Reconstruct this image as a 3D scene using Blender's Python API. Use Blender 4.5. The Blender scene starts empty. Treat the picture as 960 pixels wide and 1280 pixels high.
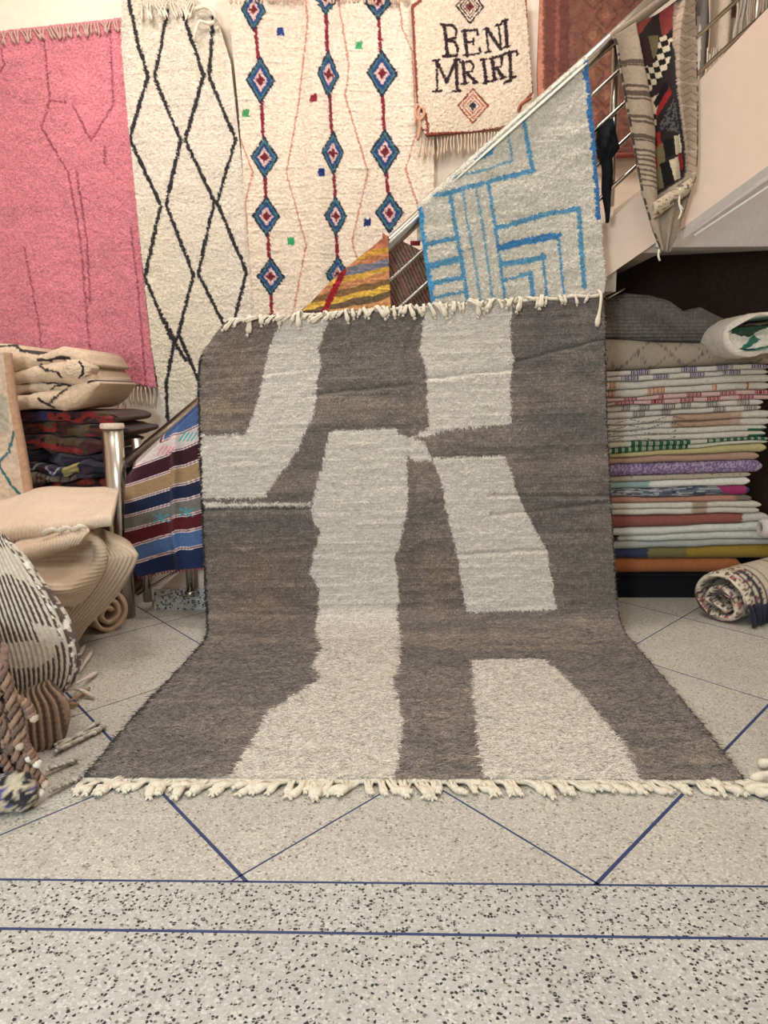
import bpy, math, random
import numpy as np
random.seed(7); RNG = np.random.default_rng(7)
PI = math.pi
sc = bpy.context.scene
COL = sc.collection

# ------------------------------------------------------------------ camera, world, light, exposure
F_PX, CAM_H, PITCH = 960.0, 1.17, math.radians(9.1)
cam = bpy.data.cameras.new('camera'); cam.sensor_fit = 'VERTICAL'
cam.sensor_height = 36.0; cam.lens = 36.0 * F_PX / 1280.0
cam.clip_start = 0.05
camo = bpy.data.objects.new('camera', cam); COL.objects.link(camo)
camo.location = (0, 0, CAM_H); camo.rotation_euler = (PI / 2 - PITCH, 0, 0)
sc.camera = camo

sc.view_settings.view_transform = 'Standard'; sc.view_settings.look = 'None'
sc.view_settings.gamma = 1.0; sc.view_settings.use_curve_mapping = False
sc.view_settings.exposure = 0.0

world = bpy.data.worlds.new('world'); sc.world = world; world.use_nodes = True
bgn = world.node_tree.nodes['Background']
bgn.inputs[0].default_value = (0.86, 0.94, 1.0, 1); bgn.inputs[1].default_value = 0.30

def area(name, loc, target, size, size_y, power, color):
    l = bpy.data.lights.new(name, 'AREA'); l.shape = 'RECTANGLE'
    l.size = size; l.size_y = size_y; l.energy = power; l.color = color
    o = bpy.data.objects.new(name, l); COL.objects.link(o); o.location = loc
    d = np.array(target, float) - np.array(loc, float)
    import mathutils
    o.rotation_euler = mathutils.Vector(d).to_track_quat('-Z', 'Y').to_euler()
    return o
area('doorway_daylight', (-1.55, -1.7, 1.75), (0.2, 2.8, 0.4), 0.6, 1.1, 128, (0.82, 0.95, 1.0))
area('shop_front_lamp', (0.1, 0.9, 3.8), (0.1, 1.3, 0), 1.6, 1.2, 47, (1.0, 0.96, 0.90))
area('ceiling_lamp', (-1.5, 3.55, 3.8), (-1.5, 4.1, 0), 0.7, 0.5, 35, (1.0, 0.92, 0.88))
area('ceiling_lamp', (0.3, 3.6, 3.8), (0.3, 4.1, 0), 0.7, 0.5, 34, (1.0, 0.93, 0.88))

# ------------------------------------------------------------------ small maths helpers
def at(px, py, Y):
    """the point of the plane y = Y that the photograph shows at this pixel"""
    v = (640 - py) / F_PX; c, s = math.cos(PITCH), math.sin(PITCH)
    t = Y / (c + v * s)
    return np.array([(px - 480) / F_PX * t, Y, CAM_H + t * (-s + v * c)])
def fl(px, py, z=0.0):
    v = (640 - py) / F_PX; c, s = math.cos(PITCH), math.sin(PITCH)
    t = (z - CAM_H) / (-s + v * c)
    return np.array([(px - 480) / F_PX * t, (c + v * s) * t, z])
def rgb(r, g, b):
    f = lambda c: (c / 255 / 12.92) if c / 255 <= 0.04045 else ((c / 255 + 0.055) / 1.055) ** 2.4
    return (f(r), f(g), f(b))
def vn(x, y, seed=0):
    """value noise in [-1,1]"""
    x = np.asarray(x, float); y = np.asarray(y, float)
    xi = np.floor(x).astype(np.int64); yi = np.floor(y).astype(np.int64)
    fx = x - xi; fy = y - yi
    fx = fx * fx * (3 - 2 * fx); fy = fy * fy * (3 - 2 * fy)
    def h(a, b):
        n = (a * 374761393 + b * 668265263 + seed * 1442695041) & 0xFFFFFFFF
        n = ((n ^ (n >> 13)) * 1274126177) & 0xFFFFFFFF
        n = n ^ (n >> 16)
        return (n & 0xFFFF) / 32767.5 - 1
    a = h(xi, yi) * (1 - fx) + h(xi + 1, yi) * fx
    b = h(xi, yi + 1) * (1 - fx) + h(xi + 1, yi + 1) * fx
    return a * (1 - fy) + b * fy
def resample(P, n):
    P = np.array(P, float)
    s = np.r_[0, np.cumsum(np.linalg.norm(np.diff(P, axis=0), axis=1))]
    q = np.linspace(0, s[-1], n)
    return np.stack([np.interp(q, s, P[:, i]) for i in range(P.shape[1])], 1)
def smooth_curve(P, n):
    P = np.array(P, float)
    Q = np.vstack([2 * P[0] - P[1], P, 2 * P[-1] - P[-2]]); k = len(P) - 1; out = []
    for s in np.linspace(0, k, 40 * k + 1):
        i = min(int(s), k - 1); t = s - i; a, b, c, d = Q[i:i + 4]
        out.append(.5 * (2 * b + (c - a) * t + (2 * a - 5 * b + 4 * c - d) * t * t + (3 * b - a - 3 * c + d) * t ** 3))
    return resample(out, n)

# ------------------------------------------------------------------ object helpers
def tag(o, label=None, cat=None, group=None, kind=None):
    if label: o['label'] = label
    if cat: o['category'] = cat
    if group: o['group'] = group
    if kind: o['kind'] = kind
    return o
def thing(name, label, cat, loc, group=None):
    o = bpy.data.objects.new(name, None); COL.objects.link(o); o.location = loc
    o.empty_display_size = 0.05
    return tag(o, label, cat, group)
WLOC = {}
def world_loc(o):
    v = np.zeros(3)
    while o is not None:
        v = v + np.array(o.location); o = o.parent
    return v
def mesh_np(name, V, loops, starts, C=None, smooth=True):
    me = bpy.data.meshes.new(name)
    me.vertices.add(len(V)); me.vertices.foreach_set('co', np.ascontiguousarray(V, np.float32).ravel())
    me.loops.add(len(loops)); me.loops.foreach_set('vertex_index', np.ascontiguousarray(loops, np.int32))
    me.polygons.add(len(starts)); me.polygons.foreach_set('loop_start', np.ascontiguousarray(starts, np.int32))
    me.polygons.foreach_set('use_smooth', np.full(len(starts), bool(smooth)))
    me.update(calc_edges=True); me.validate()
    if C is not None:
        a = me.attributes.new('Col', 'FLOAT_COLOR', 'POINT')
        C4 = np.ones((len(V), 4), np.float32); C4[:, :3] = C
        a.data.foreach_set('color', C4.ravel())
    return me
def link(name, V, loops, starts, mat, parent=None, C=None, smooth=True, origin=None):
    V = np.array(V, float)
    if parent is not None: off = world_loc(parent)
    else:
        off = np.array([(V[:, 0].min() + V[:, 0].max()) / 2, (V[:, 1].min() + V[:, 1].max()) / 2, V[:, 2].min()]) if origin is None else np.array(origin, float)
    me = mesh_np(name, V - off, loops, starts, C, smooth)
    me.materials.append(mat)
    o = bpy.data.objects.new(name, me); COL.objects.link(o)
    if parent is not None: o.parent = parent
    else: o.location = off
    return o
class MB:
    """collects small pieces into one mesh"""
    def __init__(s): s.V = []; s.F = []; s.C = []; s.n = 0
    def add(s, V, F, col=None):
        V = np.array(V, float); s.V.append(V); s.F += [[i + s.n for i in f] for f in F]; s.n += len(V)
        s.C.append(np.tile(np.array(col if col is not None else (1, 1, 1), float), (len(V), 1)))
    def box(s, x0, x1, y0, y1, z0, z1, col=None):
        V = [(x, y, z) for x in (x0, x1) for y in (y0, y1) for z in (z0, z1)]
        s.add(V, [(0, 1, 3, 2), (4, 6, 7, 5), (0, 4, 5, 1), (2, 3, 7, 6), (0, 2, 6, 4), (1, 5, 7, 3)], col)
    def prism(s, poly, d, col=None):
        """poly of 3D points, extruded by d"""
        P = np.array(poly, float); n = len(P); d = np.array(d, float)
        s.add(np.vstack([P, P + d]), [list(range(n))[::-1], list(range(n, 2 * n))] + [(i, (i + 1) % n, n + (i + 1) % n, n + i) for i in range(n)], col)
    def tube(s, path, rad, sides=6, col=None):
        P = np.array(path, float); n = len(P)
        R = np.full(n, rad, float) if np.isscalar(rad) else np.array(rad, float)
        T = np.gradient(P, axis=0); T /= np.linalg.norm(T, axis=1)[:, None] + 1e-12
        ref = np.array([0, 0, 1.0]) if abs(T[:, 2]).mean() < .8 else np.array([0, 1.0, 0])
        A = np.cross(T, ref); A /= np.linalg.norm(A, axis=1)[:, None] + 1e-12; B = np.cross(T, A)
        th = np.arange(sides) * 2 * PI / sides
        V = P[:, None] + R[:, None, None] * (A[:, None] * np.cos(th)[None, :, None] + B[:, None] * np.sin(th)[None, :, None])
        F = [(i * sides + j, i * sides + (j + 1) % sides, (i + 1) * sides + (j + 1) % sides, (i + 1) * sides + j) for i in range(n - 1) for j in range(sides)]
        F += [list(range(sides))[::-1], list(range((n - 1) * sides, n * sides))]
        s.add(V.reshape(-1, 3), F, col)
    def build(s, name, mat, parent=None, smooth=False, origin=None):
        V = np.vstack(s.V); loops = [i for f in s.F for i in f]
        starts = np.r_[0, np.cumsum([len(f) for f in s.F])[:-1]]
        return link(name, V, loops, starts, mat, parent, np.vstack(s.C), smooth, origin)
def grid_solid(name, P, off, mat, parent=None, C=None, closed=False, origin=None, back=16, flat=False):
    """front grid P[v,u]; off = offset(s) to the back; the back follows the front on fewer columns (flat: from edge to edge)"""
    nv, nu = P.shape[:2]
    idx = np.arange(nv * nu).reshape(nv, nu)
    q = np.stack([idx[:-1, :-1], idx[1:, :-1], idx[1:, 1:], idx[:-1, 1:]], -1).reshape(-1, 4)
    off = np.broadcast_to(np.array(off, float), (nv, 3)) if np.ndim(off) == 1 else off
    cols = np.array([0, nu - 1]) if flat else np.unique(np.linspace(0, nu - 1, min(nu, max(2, nu // back + 1))).astype(int))
    B = P[:, cols] + off[:, None]; nb = len(cols); bi = nv * nu + np.arange(nv * nb).reshape(nv, nb)
    V = np.vstack([P.reshape(-1, 3), B.reshape(-1, 3)])
    q2 = np.stack([bi[:-1, :-1], bi[:-1, 1:], bi[1:, 1:], bi[1:, :-1]], -1).reshape(-1, 4)
    q3 = np.stack([idx[:-1, 0], bi[:-1, 0], bi[1:, 0], idx[1:, 0]], -1)
    q4 = np.stack([idx[:-1, -1], idx[1:, -1], bi[1:, -1], bi[:-1, -1]], -1)
    quads = np.vstack([q, q2, q3, q4])
    n1 = np.r_[idx[0], bi[0][::-1]]; n2 = np.r_[idx[-1][::-1], bi[-1]]
    loops = np.r_[quads.ravel(), n1, n2]
    starts = np.r_[np.arange(len(quads)) * 4, len(quads) * 4, len(quads) * 4 + len(n1)]
    CC = None
    if C is not None: CC = np.vstack([C.reshape(-1, 3), C[:, cols].reshape(-1, 3)])
    return link(name, V, loops, starts, mat, parent, CC, True, origin)
def grid_closed(name, P, mat, parent=None, C=None, origin=None):
    """P[v,u] closed round u, both ends capped"""
    nv, nu = P.shape[:2]; idx = np.arange(nv * nu).reshape(nv, nu); nx = np.roll(idx, -1, 1)
    q = np.stack([idx[:-1], idx[1:], nx[1:], nx[:-1]], -1).reshape(-1, 4)
    loops = np.r_[q.ravel(), idx[0], idx[-1][::-1]]
    starts = np.r_[np.arange(len(q)) * 4, len(q) * 4, len(q) * 4 + nu]
    return link(name, P.reshape(-1, 3), loops, starts, mat, parent, None if C is None else C.reshape(-1, 3), True, origin)
def normals(P):
    du = np.gradient(P, axis=1); dv = np.gradient(P, axis=0)
    N = np.cross(dv, du); return N / (np.linalg.norm(N, axis=2)[..., None] + 1e-12)

def tufts(P, N, C, n, length, width, down, seed, rows=None, lift=.35, jit=.6, vmax=1.0, cmin=.92, cvar=.46):
    """pile fibres: n little three-cornered tufts rooted on the front grid, coloured like the knot they grow from"""
    g = np.random.default_rng(seed); nv, nu = P.shape[:2]
    a = g.random(n) * (nv - 1.001) * vmax; b = g.random(n) * (nu - 1.001)
    if rows: a = np.clip(np.round(a / rows) * rows + g.normal(0, rows * .16, n), 0, nv - 1.001)
    i = a.astype(int); j = b.astype(int); p0 = P[i, j] + (P[i + 1, j] - P[i, j]) * (a - i)[:, None] + (P[i, j + 1] - P[i, j]) * (b - j)[:, None]
    nn = N[i, j]; dv = P[np.minimum(i + 3, nv - 1), j] - P[np.maximum(i - 3, 0), j]; dv /= np.linalg.norm(dv, axis=1)[:, None] + 1e-9; du = np.cross(nn, dv)
    ang = g.normal(0, jit, n); d = dv * (np.cos(ang) * down)[:, None] + du * (np.sin(ang) + g.normal(0, .35, n) * (1 - down))[:, None]; d /= np.linalg.norm(d, axis=1)[:, None] + 1e-9
    L = length * (.6 + .8 * g.random(n)); k = lift * (.3 + 1.4 * g.random(n)); w = width * (.6 + .8 * g.random(n))
    sdv = np.cross(d, nn); tw = g.normal(0, .22, n)
    sdv = sdv + nn * tw[:, None]; sdv /= np.linalg.norm(sdv, axis=1)[:, None]
    base = p0 - nn * .001
    tip = base + d * L[:, None] + nn * (k * L)[:, None]
    V = np.stack([base - sdv * (w / 2)[:, None] + nn * .002, base + sdv * (w / 2)[:, None] + nn * .002, tip], 1).reshape(-1, 3)
    c0 = C[i, j]; c = c0 * np.minimum(cmin + cvar * g.random(n), .88 / (c0.max(1) + 1e-6))[:, None]
    return V, np.repeat(c, 3, 0)
def add_tufts(o, V, C):
    """joins tufts into the pile mesh of o"""
    me = o.data; off = world_loc(o) if o.parent is None else world_loc(o.parent); n0 = len(me.vertices); m = len(V); k = m // 3
    co = np.empty(n0 * 3, np.float32); me.vertices.foreach_get('co', co)
    col = np.empty(n0 * 4, np.float32); me.attributes['Col'].data.foreach_get('color', col)
    nl = len(me.loops); npoly = len(me.polygons); vi = np.empty(nl, np.int32); me.loops.foreach_get('vertex_index', vi)
    ls = np.empty(npoly, np.int32); me.polygons.foreach_get('loop_start', ls)
    VV = np.vstack([co.reshape(-1, 3), V - off]); CC = np.vstack([col.reshape(-1, 4)[:, :3], C])
    new = mesh_np(me.name, VV, np.r_[vi, n0 + np.arange(m)], np.r_[ls, nl + np.arange(k) * 3], CC, True)
    for mt in me.materials: new.materials.append(mt)
    o.data = new; bpy.data.meshes.remove(me)

class Pat:
    """pattern of dyed wool laid out in the rug's own plane coordinates (metres)"""
    def __init__(s, A, B, base, wob=0.0, wscale=0.02, seed=1):
        s.A = A + wob * vn(A / wscale, B / (wscale * .5), seed); s.B = B + wob * vn(A / wscale, B / (wscale * .5), seed + 9)
        s.C = np.empty(A.shape + (3,)); s.C[:] = base
    def _box(s, p, m=0.0):
        return (s.A >= p[:, 0].min() - m) & (s.A <= p[:, 0].max() + m) & (s.B >= p[:, 1].min() - m) & (s.B <= p[:, 1].max() + m)
    def mask(s, pts):
        p = np.array(pts, float); M = np.zeros(s.A.shape, bool); bx = s._box(p)
        x = s.A[bx]; y = s.B[bx]; ins = np.zeros(len(x), bool)
        for i in range(len(p)):
            x1, y1 = p[i]; x2, y2 = p[i - 1]
            if y1 == y2: continue
            c = ((y1 > y) != (y2 > y)) & (x < (x2 - x1) * (y - y1) / (y2 - y1) + x1); ins ^= c
        M[bx] = ins; return M
    def poly(s, pts, col): s.C[s.mask(pts)] = col
    def line(s, pts, w, col):
        p = np.array(pts, float); bx = s._box(p, w); x = s.A[bx]; y = s.B[bx]; d = np.full(len(x), 9.0)
        for a, b in zip(p[:-1], p[1:]):
            e = b - a; t = np.clip(((x - a[0]) * e[0] + (y - a[1]) * e[1]) / (e @ e + 1e-12), 0, 1)
            d = np.minimum(d, np.hypot(x - a[0] - t * e[0], y - a[1] - t * e[1]))
        M = np.zeros(s.A.shape, bool); M[bx] = d < w / 2; s.C[M] = col; return M

# ------------------------------------------------------------------ materials
def nt(name):
    m = bpy.data.materials.new(name); m.use_nodes = True
    t = m.node_tree; b = t.nodes['Principled BSDF']; return m, t, b
def mat_wool(name, scale=220, strength=0.6, dist=0.004, stretch=(1, 1, 1), var=0.22, base=None, sheen=0.15, wave=None, var_scale=60):
    """dyed wool: vertex-laid pattern, fine value variation and fibre relief"""
    m, t, b = nt(name); N = t.nodes; L = t.links
    tc = N.new('ShaderNodeTexCoord'); mp = N.new('ShaderNodeMapping'); mp.inputs['Scale'].default_value = stretch
    L.new(tc.outputs['Object'], mp.inputs[0])
    n1 = N.new('ShaderNodeTexNoise'); n1.inputs['Scale'].default_value = scale; n1.inputs['Detail'].default_value = 3
    L.new(mp.outputs[0], n1.inputs[0])
    n2 = N.new('ShaderNodeTexNoise'); n2.inputs['Scale'].default_value = var_scale; n2.inputs['Detail'].default_value = 4
    L.new(mp.outputs[0], n2.inputs[0])
    ad = N.new('ShaderNodeMath'); ad.operation = 'ADD'; L.new(n1.outputs[0], ad.inputs[0]); L.new(n2.outputs[0], ad.inputs[1])
    mr = N.new('ShaderNodeMapRange'); mr.inputs[1].default_value = .65; mr.inputs[2].default_value = 1.35
    mr.inputs[3].default_value = 1 - var; mr.inputs[4].default_value = 1 + var * .6
    L.new(ad.outputs[0], mr.inputs[0])
    mx = N.new('ShaderNodeMix'); mx.data_type = 'RGBA'; mx.blend_type = 'MULTIPLY'; mx.inputs[0].default_value = 1
    if base is None:
        at_ = N.new('ShaderNodeAttribute'); at_.attribute_name = 'Col'; L.new(at_.outputs['Color'], mx.inputs[6])
    else: mx.inputs[6].default_value = (*base, 1)
    L.new(mr.outputs[0], mx.inputs[7]); L.new(mx.outputs[2], b.inputs['Base Color'])
    b.inputs['Roughness'].default_value = 0.95; b.inputs['Specular IOR Level'].default_value = 0.15
    b.inputs['Sheen Weight'].default_value = sheen; b.inputs['Sheen Roughness'].default_value = 0.6
    bp = N.new('ShaderNodeBump'); bp.inputs['Strength'].default_value = strength; bp.inputs['Distance'].default_value = dist
    h = ad.outputs[0]
    if wave:
        w = N.new('ShaderNodeTexWave'); w.wave_type = 'BANDS'; w.bands_direction = wave[0]
        w.inputs['Scale'].default_value = wave[1]; w.inputs['Distortion'].default_value = 1.0; w.inputs['Detail Scale'].default_value = 3
        L.new(tc.outputs['Object'], w.inputs[0])
        a2 = N.new('ShaderNodeMath'); a2.operation = 'MULTIPLY_ADD'; a2.inputs[1].default_value = wave[2]
        L.new(w.outputs['Fac'], a2.inputs[0]); L.new(h, a2.inputs[2]); h = a2.outputs[0]
    L.new(h, bp.inputs['Height']); L.new(bp.outputs[0], b.inputs['Normal'])
    return m
def mat_plain(name, c, rough=0.6, metal=0.0, bump=0, scale=40, var=0.06, spec=.4):
    m, t, b = nt(name); N = t.nodes; L = t.links
    n = N.new('ShaderNodeTexNoise'); n.inputs['Scale'].default_value = scale; n.inputs['Detail'].default_value = 6
    tc = N.new('ShaderNodeTexCoord'); L.new(tc.outputs['Object'], n.inputs[0])
    mr = N.new('ShaderNodeMapRange'); mr.inputs[1].default_value = .3; mr.inputs[2].default_value = .7
    mr.inputs[3].default_value = 1 - var; mr.inputs[4].default_value = 1 + var; L.new(n.outputs[0], mr.inputs[0])
    mx = N.new('ShaderNodeMix'); mx.data_type = 'RGBA'; mx.blend_type = 'MULTIPLY'; mx.inputs[0].default_value = 1
    mx.inputs[6].default_value = (*c, 1); L.new(mr.outputs[0], mx.inputs[7]); L.new(mx.outputs[2], b.inputs['Base Color'])
    b.inputs['Roughness'].default_value = rough; b.inputs['Metallic'].default_value = metal; b.inputs['Specular IOR Level'].default_value = spec
    if bump:
        bp = N.new('ShaderNodeBump'); bp.inputs['Strength'].default_value = bump; bp.inputs['Distance'].default_value = .004
        L.new(n.outputs[0], bp.inputs['Height']); L.new(bp.outputs[0], b.inputs['Normal'])
    return m
def mat_terrazzo(name, base, chip_scale, stops, fine_scale, rough=0.45, stains=None):
    m, t, b = nt(name); N = t.nodes; L = t.links
    tc = N.new('ShaderNodeTexCoord')
    def chips(scale, randomness=1.0):
        v = N.new('ShaderNodeTexVoronoi'); v.feature = 'F1'; v.inputs['Scale'].default_value = scale; v.inputs['Randomness'].default_value = randomness
        L.new(tc.outputs['Object'], v.inputs[0])
        e = N.new('ShaderNodeTexVoronoi'); e.feature = 'DISTANCE_TO_EDGE'; e.inputs['Scale'].default_value = scale
        L.new(tc.outputs['Object'], e.inputs[0])
        return v, e
    v, e = chips(chip_scale)
    sp = N.new('ShaderNodeSeparateColor'); L.new(v.outputs['Color'], sp.inputs[0])
    cr = N.new('ShaderNodeValToRGB'); cr.color_ramp.interpolation = 'CONSTANT'
    el = cr.color_ramp.elements
    el[0].position = 0; el[0].color = (*stops[0][1], 1); el[1].position = stops[1][0]; el[1].color = (*stops[1][1], 1)
    for p, c in stops[2:]:
        q = el.new(p); q.color = (*c, 1)
    L.new(sp.outputs[0], cr.inputs[0])
    # binder between chips
    th = N.new('ShaderNodeMath'); th.operation = 'GREATER_THAN'; th.inputs[1].default_value = .085; L.new(e.outputs['Distance'], th.inputs[0])
    n = N.new('ShaderNodeTexNoise'); n.inputs['Scale'].default_value = fine_scale; n.inputs['Detail'].default_value = 5; L.new(tc.outputs['Object'], n.inputs[0])
    bc = N.new('ShaderNodeValToRGB'); bc.color_ramp.elements[0].position = .35; bc.color_ramp.elements[1].position = .68
    bc.color_ramp.elements[0].color = (*[c * .80 for c in base], 1); bc.color_ramp.elements[1].color = (*[min(1, c * 1.18) for c in base], 1)
    L.new(n.outputs[0], bc.inputs[0])
    mx = N.new('ShaderNodeMix'); mx.data_type = 'RGBA'; L.new(th.outputs[0], mx.inputs[0]); L.new(bc.outputs[0], mx.inputs[6]); L.new(cr.outputs[0], mx.inputs[7])
    big = N.new('ShaderNodeTexNoise'); big.inputs['Scale'].default_value = 2.2; big.inputs['Detail'].default_value = 5; L.new(tc.outputs['Object'], big.inputs[0])
    mr = N.new('ShaderNodeMapRange'); mr.inputs[1].default_value = .3; mr.inputs[2].default_value = .7; mr.inputs[3].default_value = .9; mr.inputs[4].default_value = 1.06
    L.new(big.outputs[0], mr.inputs[0])
    m2 = N.new('ShaderNodeMix'); m2.data_type = 'RGBA'; m2.blend_type = 'MULTIPLY'; m2.inputs[0].default_value = 1
    L.new(mx.outputs[2], m2.inputs[6]); L.new(mr.outputs[0], m2.inputs[7]); L.new(m2.outputs[2], b.inputs['Base Color'])
    b.inputs['Roughness'].default_value = rough; b.inputs['Specular IOR Level'].default_value = .35
    return m

cr_ = rgb
M_FLOOR_BACK = mat_terrazzo('beige_terrazzo', rgb(176, 172, 161), 150,
    [(0, rgb(176, 172, 161)), (.45, rgb(196, 192, 182)), (.72, rgb(208, 202, 186)), (.86, rgb(152, 142, 126)), (.95, rgb(112, 102, 92))], 130)
M_FLOOR_FRONT = mat_terrazzo('speckled_terrazzo', rgb(176, 174, 166), 140,
    [(0, rgb(178, 176, 168)), (.40, rgb(196, 193, 185)), (.60, rgb(168, 164, 153)), (.78, rgb(38, 37, 36)), (.94, rgb(110, 106, 100))], 110)
M_SKIRT = mat_terrazzo('white_black_terrazzo', rgb(200, 200, 198), 90,
    [(0, rgb(205, 205, 205)), (.5, rgb(226, 226, 226)), (.7, rgb(60, 60, 64)), (.9, rgb(130, 130, 134))], 90)
M_STRIP = mat_plain('blue_divider', rgb(44, 58, 98), .5, var=.15)
M_STRIP_DARK = mat_plain('dark_joint', rgb(52, 52, 60), .6, var=.15)
M_WALL = mat_plain('beige_plaster', rgb(240, 221, 202), .85, bump=.15, scale=18, var=.05, spec=.2)
M_CEIL = mat_plain('ceiling_paint', rgb(232, 222, 208), .9, spec=.2)
M_PANEL = mat_plain('pink_beige_plaster', rgb(234, 208, 190), .8, bump=.1, scale=14, var=.03, spec=.25)
M_SOFFIT = mat_plain('grey_soffit_paint', rgb(222, 216, 212), .6, var=.06)
M_LIGHT_LINE = mat_plain('white_light_line', rgb(225, 220, 215), .5)
M_STEP = mat_plain('stone_tread', rgb(176, 166, 152), .5, var=.1)
M_RECESS_SHADE = mat_plain('recess_shade_brown', rgb(46, 36, 32), .9, var=.2, spec=.1)  # dark colour that puts in the shade under the stair
M_BLACK = mat_plain('black_cloth', rgb(24, 24, 28), .9, bump=.4, scale=60, var=.2, spec=.1)
M_CHROME = mat_plain('polished_steel', rgb(186, 178, 168), .26, metal=1.0, var=.06)
M_CAP = mat_plain('worn_cap', rgb(205, 186, 170), .7, bump=.4, scale=90, var=.2)
M_PILE = mat_wool('wool_pile', 260, .7, .006, (1, 1, 1), .26)
M_PILE_MAIN = mat_wool('long_wool_pile', 330, .9, .008, (.40, .8, 1.6), .26, var_scale=120)
M_WEAVE = mat_wool('flat_weave', 300, .4, .003, (1, 1, 1), .18, sheen=.08)
M_WEAVE_X = mat_wool('ribbed_weave', 300, .7, .004, (1, 1, 1), .2, sheen=.08, wave=('X', 42, .8))
M_KNIT = mat_wool('charcoal_knit', 240, 1.0, .006, (1, 1, 1), .45, sheen=.05, wave=('Z', 17, .9))
M_CORD = mat_wool('cream_cord', 300, .6, .003, (1, 1, 1), .22, base=rgb(222, 210, 190), sheen=.1)
M_CORDV = mat_wool('yarn', 300, .6, .003, (1, 1, 1), .25, sheen=.1)

# ------------------------------------------------------------------ floor: terrazzo panels between divider strips
def clip(poly, a, b, c, keep):
    """keep the side of a x + b y = c"""
    out = []
    for i in range(len(poly)):
        p, q = poly[i - 1], poly[i]
        dp = (a * p[0] + b * p[1] - c) * keep; dq = (a * q[0] + b * q[1] - c) * keep
        if (dp >= 0) != (dq >= 0):
            t = dp / (dp - dq); out.append((p[0] + t * (q[0] - p[0]), p[1] + t * (q[1] - p[1])))
        if dq >= 0: out.append(q)
    return out
def area2(p): return abs(sum(p[i - 1][0] * p[i][1] - p[i][0] * p[i - 1][1] for i in range(len(p)))) / 2
floor_bm = MB(); floor_bm.box(-3, 3, -2.2, 4.85, -.08, -.02)
floor = floor_bm.build('floor', M_FLOOR_BACK, origin=(0, 0, 0)); tag(floor, kind='structure')
E1 = (-.0145, 1.678); E2 = (-.0190, 1.504)          # the two long front lines: y = s x + c
room = [(-3, -2.2), (3, -2.2), (3, 4.85), (-3, 4.85)]
back = clip(room, -E1[0], 1, E1[1], 1); rest = clip(room, -E1[0], 1, E1[1], -1)
mid = clip(rest, -E2[0], 1, E2[1], 1); front = clip(rest, -E2[0], 1, E2[1], -1)
SA, SB = 1.13, -1.28
CA = [(.12, .004), (1.10, .010), (2.10, .005), (3.03, .005), (3.90, .004), (5.02, .004), (6.05, .004), (7.1, .004)]
CB = [(-.9, .005), (.15, .005), (1.26, .010), (2.33, .006), (3.46, .005), (4.64, .005), (5.83, .005), (6.9, .005), (8.0, .005)]
panels = [back]
for S, LST in ((SA, CA), (SB, CB)):
    for c, w in LST:
        nxt = []
        for p in panels:
            for k in (1, -1):
                q = clip(p, -S, 1, c, k)
                if len(q) > 2 and area2(q) > 1e-4: nxt.append(q)
        panels = nxt
def slab(poly, name, mat, z0, z1, parent):
    b = MB(); b.prism([(x, y, z0) for x, y in poly][::1], (0, 0, z1 - z0)); return b.build(name, mat, parent)
def ccw(p): return p if sum(p[i - 1][0] * p[i][1] - p[i][0] * p[i - 1][1] for i in range(len(p))) > 0 else p[::-1]
for p in panels: slab(ccw(p), 'terrazzo_panel', M_FLOOR_BACK, -.02, 0, floor)
slab(ccw(mid), 'terrazzo_border', M_FLOOR_FRONT, -.02, 0, floor); slab(ccw(front), 'terrazzo_border', M_FLOOR_FRONT, -.02, 0, floor)
def strip(S, c, w, region, mat):
    k = w / 2 * math.hypot(1, S)
    q = clip(clip(region, -S, 1, c - k, 1), -S, 1, c + k, -1)
    if len(q) > 2: slab(ccw(q), 'divider_strip', mat, -.012, .0006, floor)
for S, LST in ((SA, CA), (SB, CB)):
    for c, w in LST: strip(S, c, w, back, M_STRIP if w > .004 else M_STRIP_DARK)
strip(E1[0], E1[1], .007, room, M_STRIP); strip(E2[0], E2[1], .008, room, M_STRIP)

# ------------------------------------------------------------------ room shell
YB = 4.85
def struct_box(name, x0, x1, y0, y1, z0, z1, mat):
    b = MB(); b.box(x0, x1, y0, y1, z0, z1); return tag(b.build(name, mat), kind='structure')
struct_box('wall_back', -3.1, 3.1, YB, YB + .1, -.08, 3.9, M_WALL)
struct_box('wall_left', -3.1, -3.0, -2.2, YB, -.08, 3.9, M_WALL)
struct_box('wall_right', 3.0, 3.1, -2.2, YB, -.08, 3.9, M_WALL)
struct_box('ceiling', -3.1, 3.1, -2.2, YB + .1, 3.9, 4.0, M_CEIL)

# ------------------------------------------------------------------ staircase along the back wall
YS = 4.0
st = thing('staircase', 'beige plastered staircase rising to the right along the back wall', 'staircase', (-1.3, YS, 0))
def noz(x): return .86 * (x + 1.28)               # line of the nosings
for k in range(19):
    x0 = -1.26 + k * .22; z1 = max(.04, .19 * (k + 1) - .24)
    if x0 > 2.7 or z1 > 3.7: break
    b = MB(); b.box(x0, x0 + .24, YS + .04, YB - .005, max(0, z1 - .19), z1); b.build('step', M_STEP, st)
b = MB(); b.prism([(x, YS, z) for x, z in [(-1.24, 0), (.95, 0), (.95, 1.60), (1.12, 1.728), (1.39, 1.914), (1.39, 2.24), (1.147, 2.02), (.5, 1.53), (-1.24, .08)]], (0, .08, 0))
b.build('side_wall', M_PANEL, st)
YPP = 3.85
pp_ = [at(x, y, YPP) for x, y in [(818, 312), (960, 207)]]; pt_ = [at(x, y, YPP) for x, y in [(960, 10), (870, 105)]]
def ext_(a, b, x): return a + (x - a[0]) / (b[0] - a[0]) * (b - a)
b = MB(); b.prism([ext_(*pp_, 1.445), ext_(*pp_, 2.6), ext_(*pt_, 2.6), pt_[1], pt_[1] + np.array([-.06, 0, -.1])], (0, .13, 0))
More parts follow.
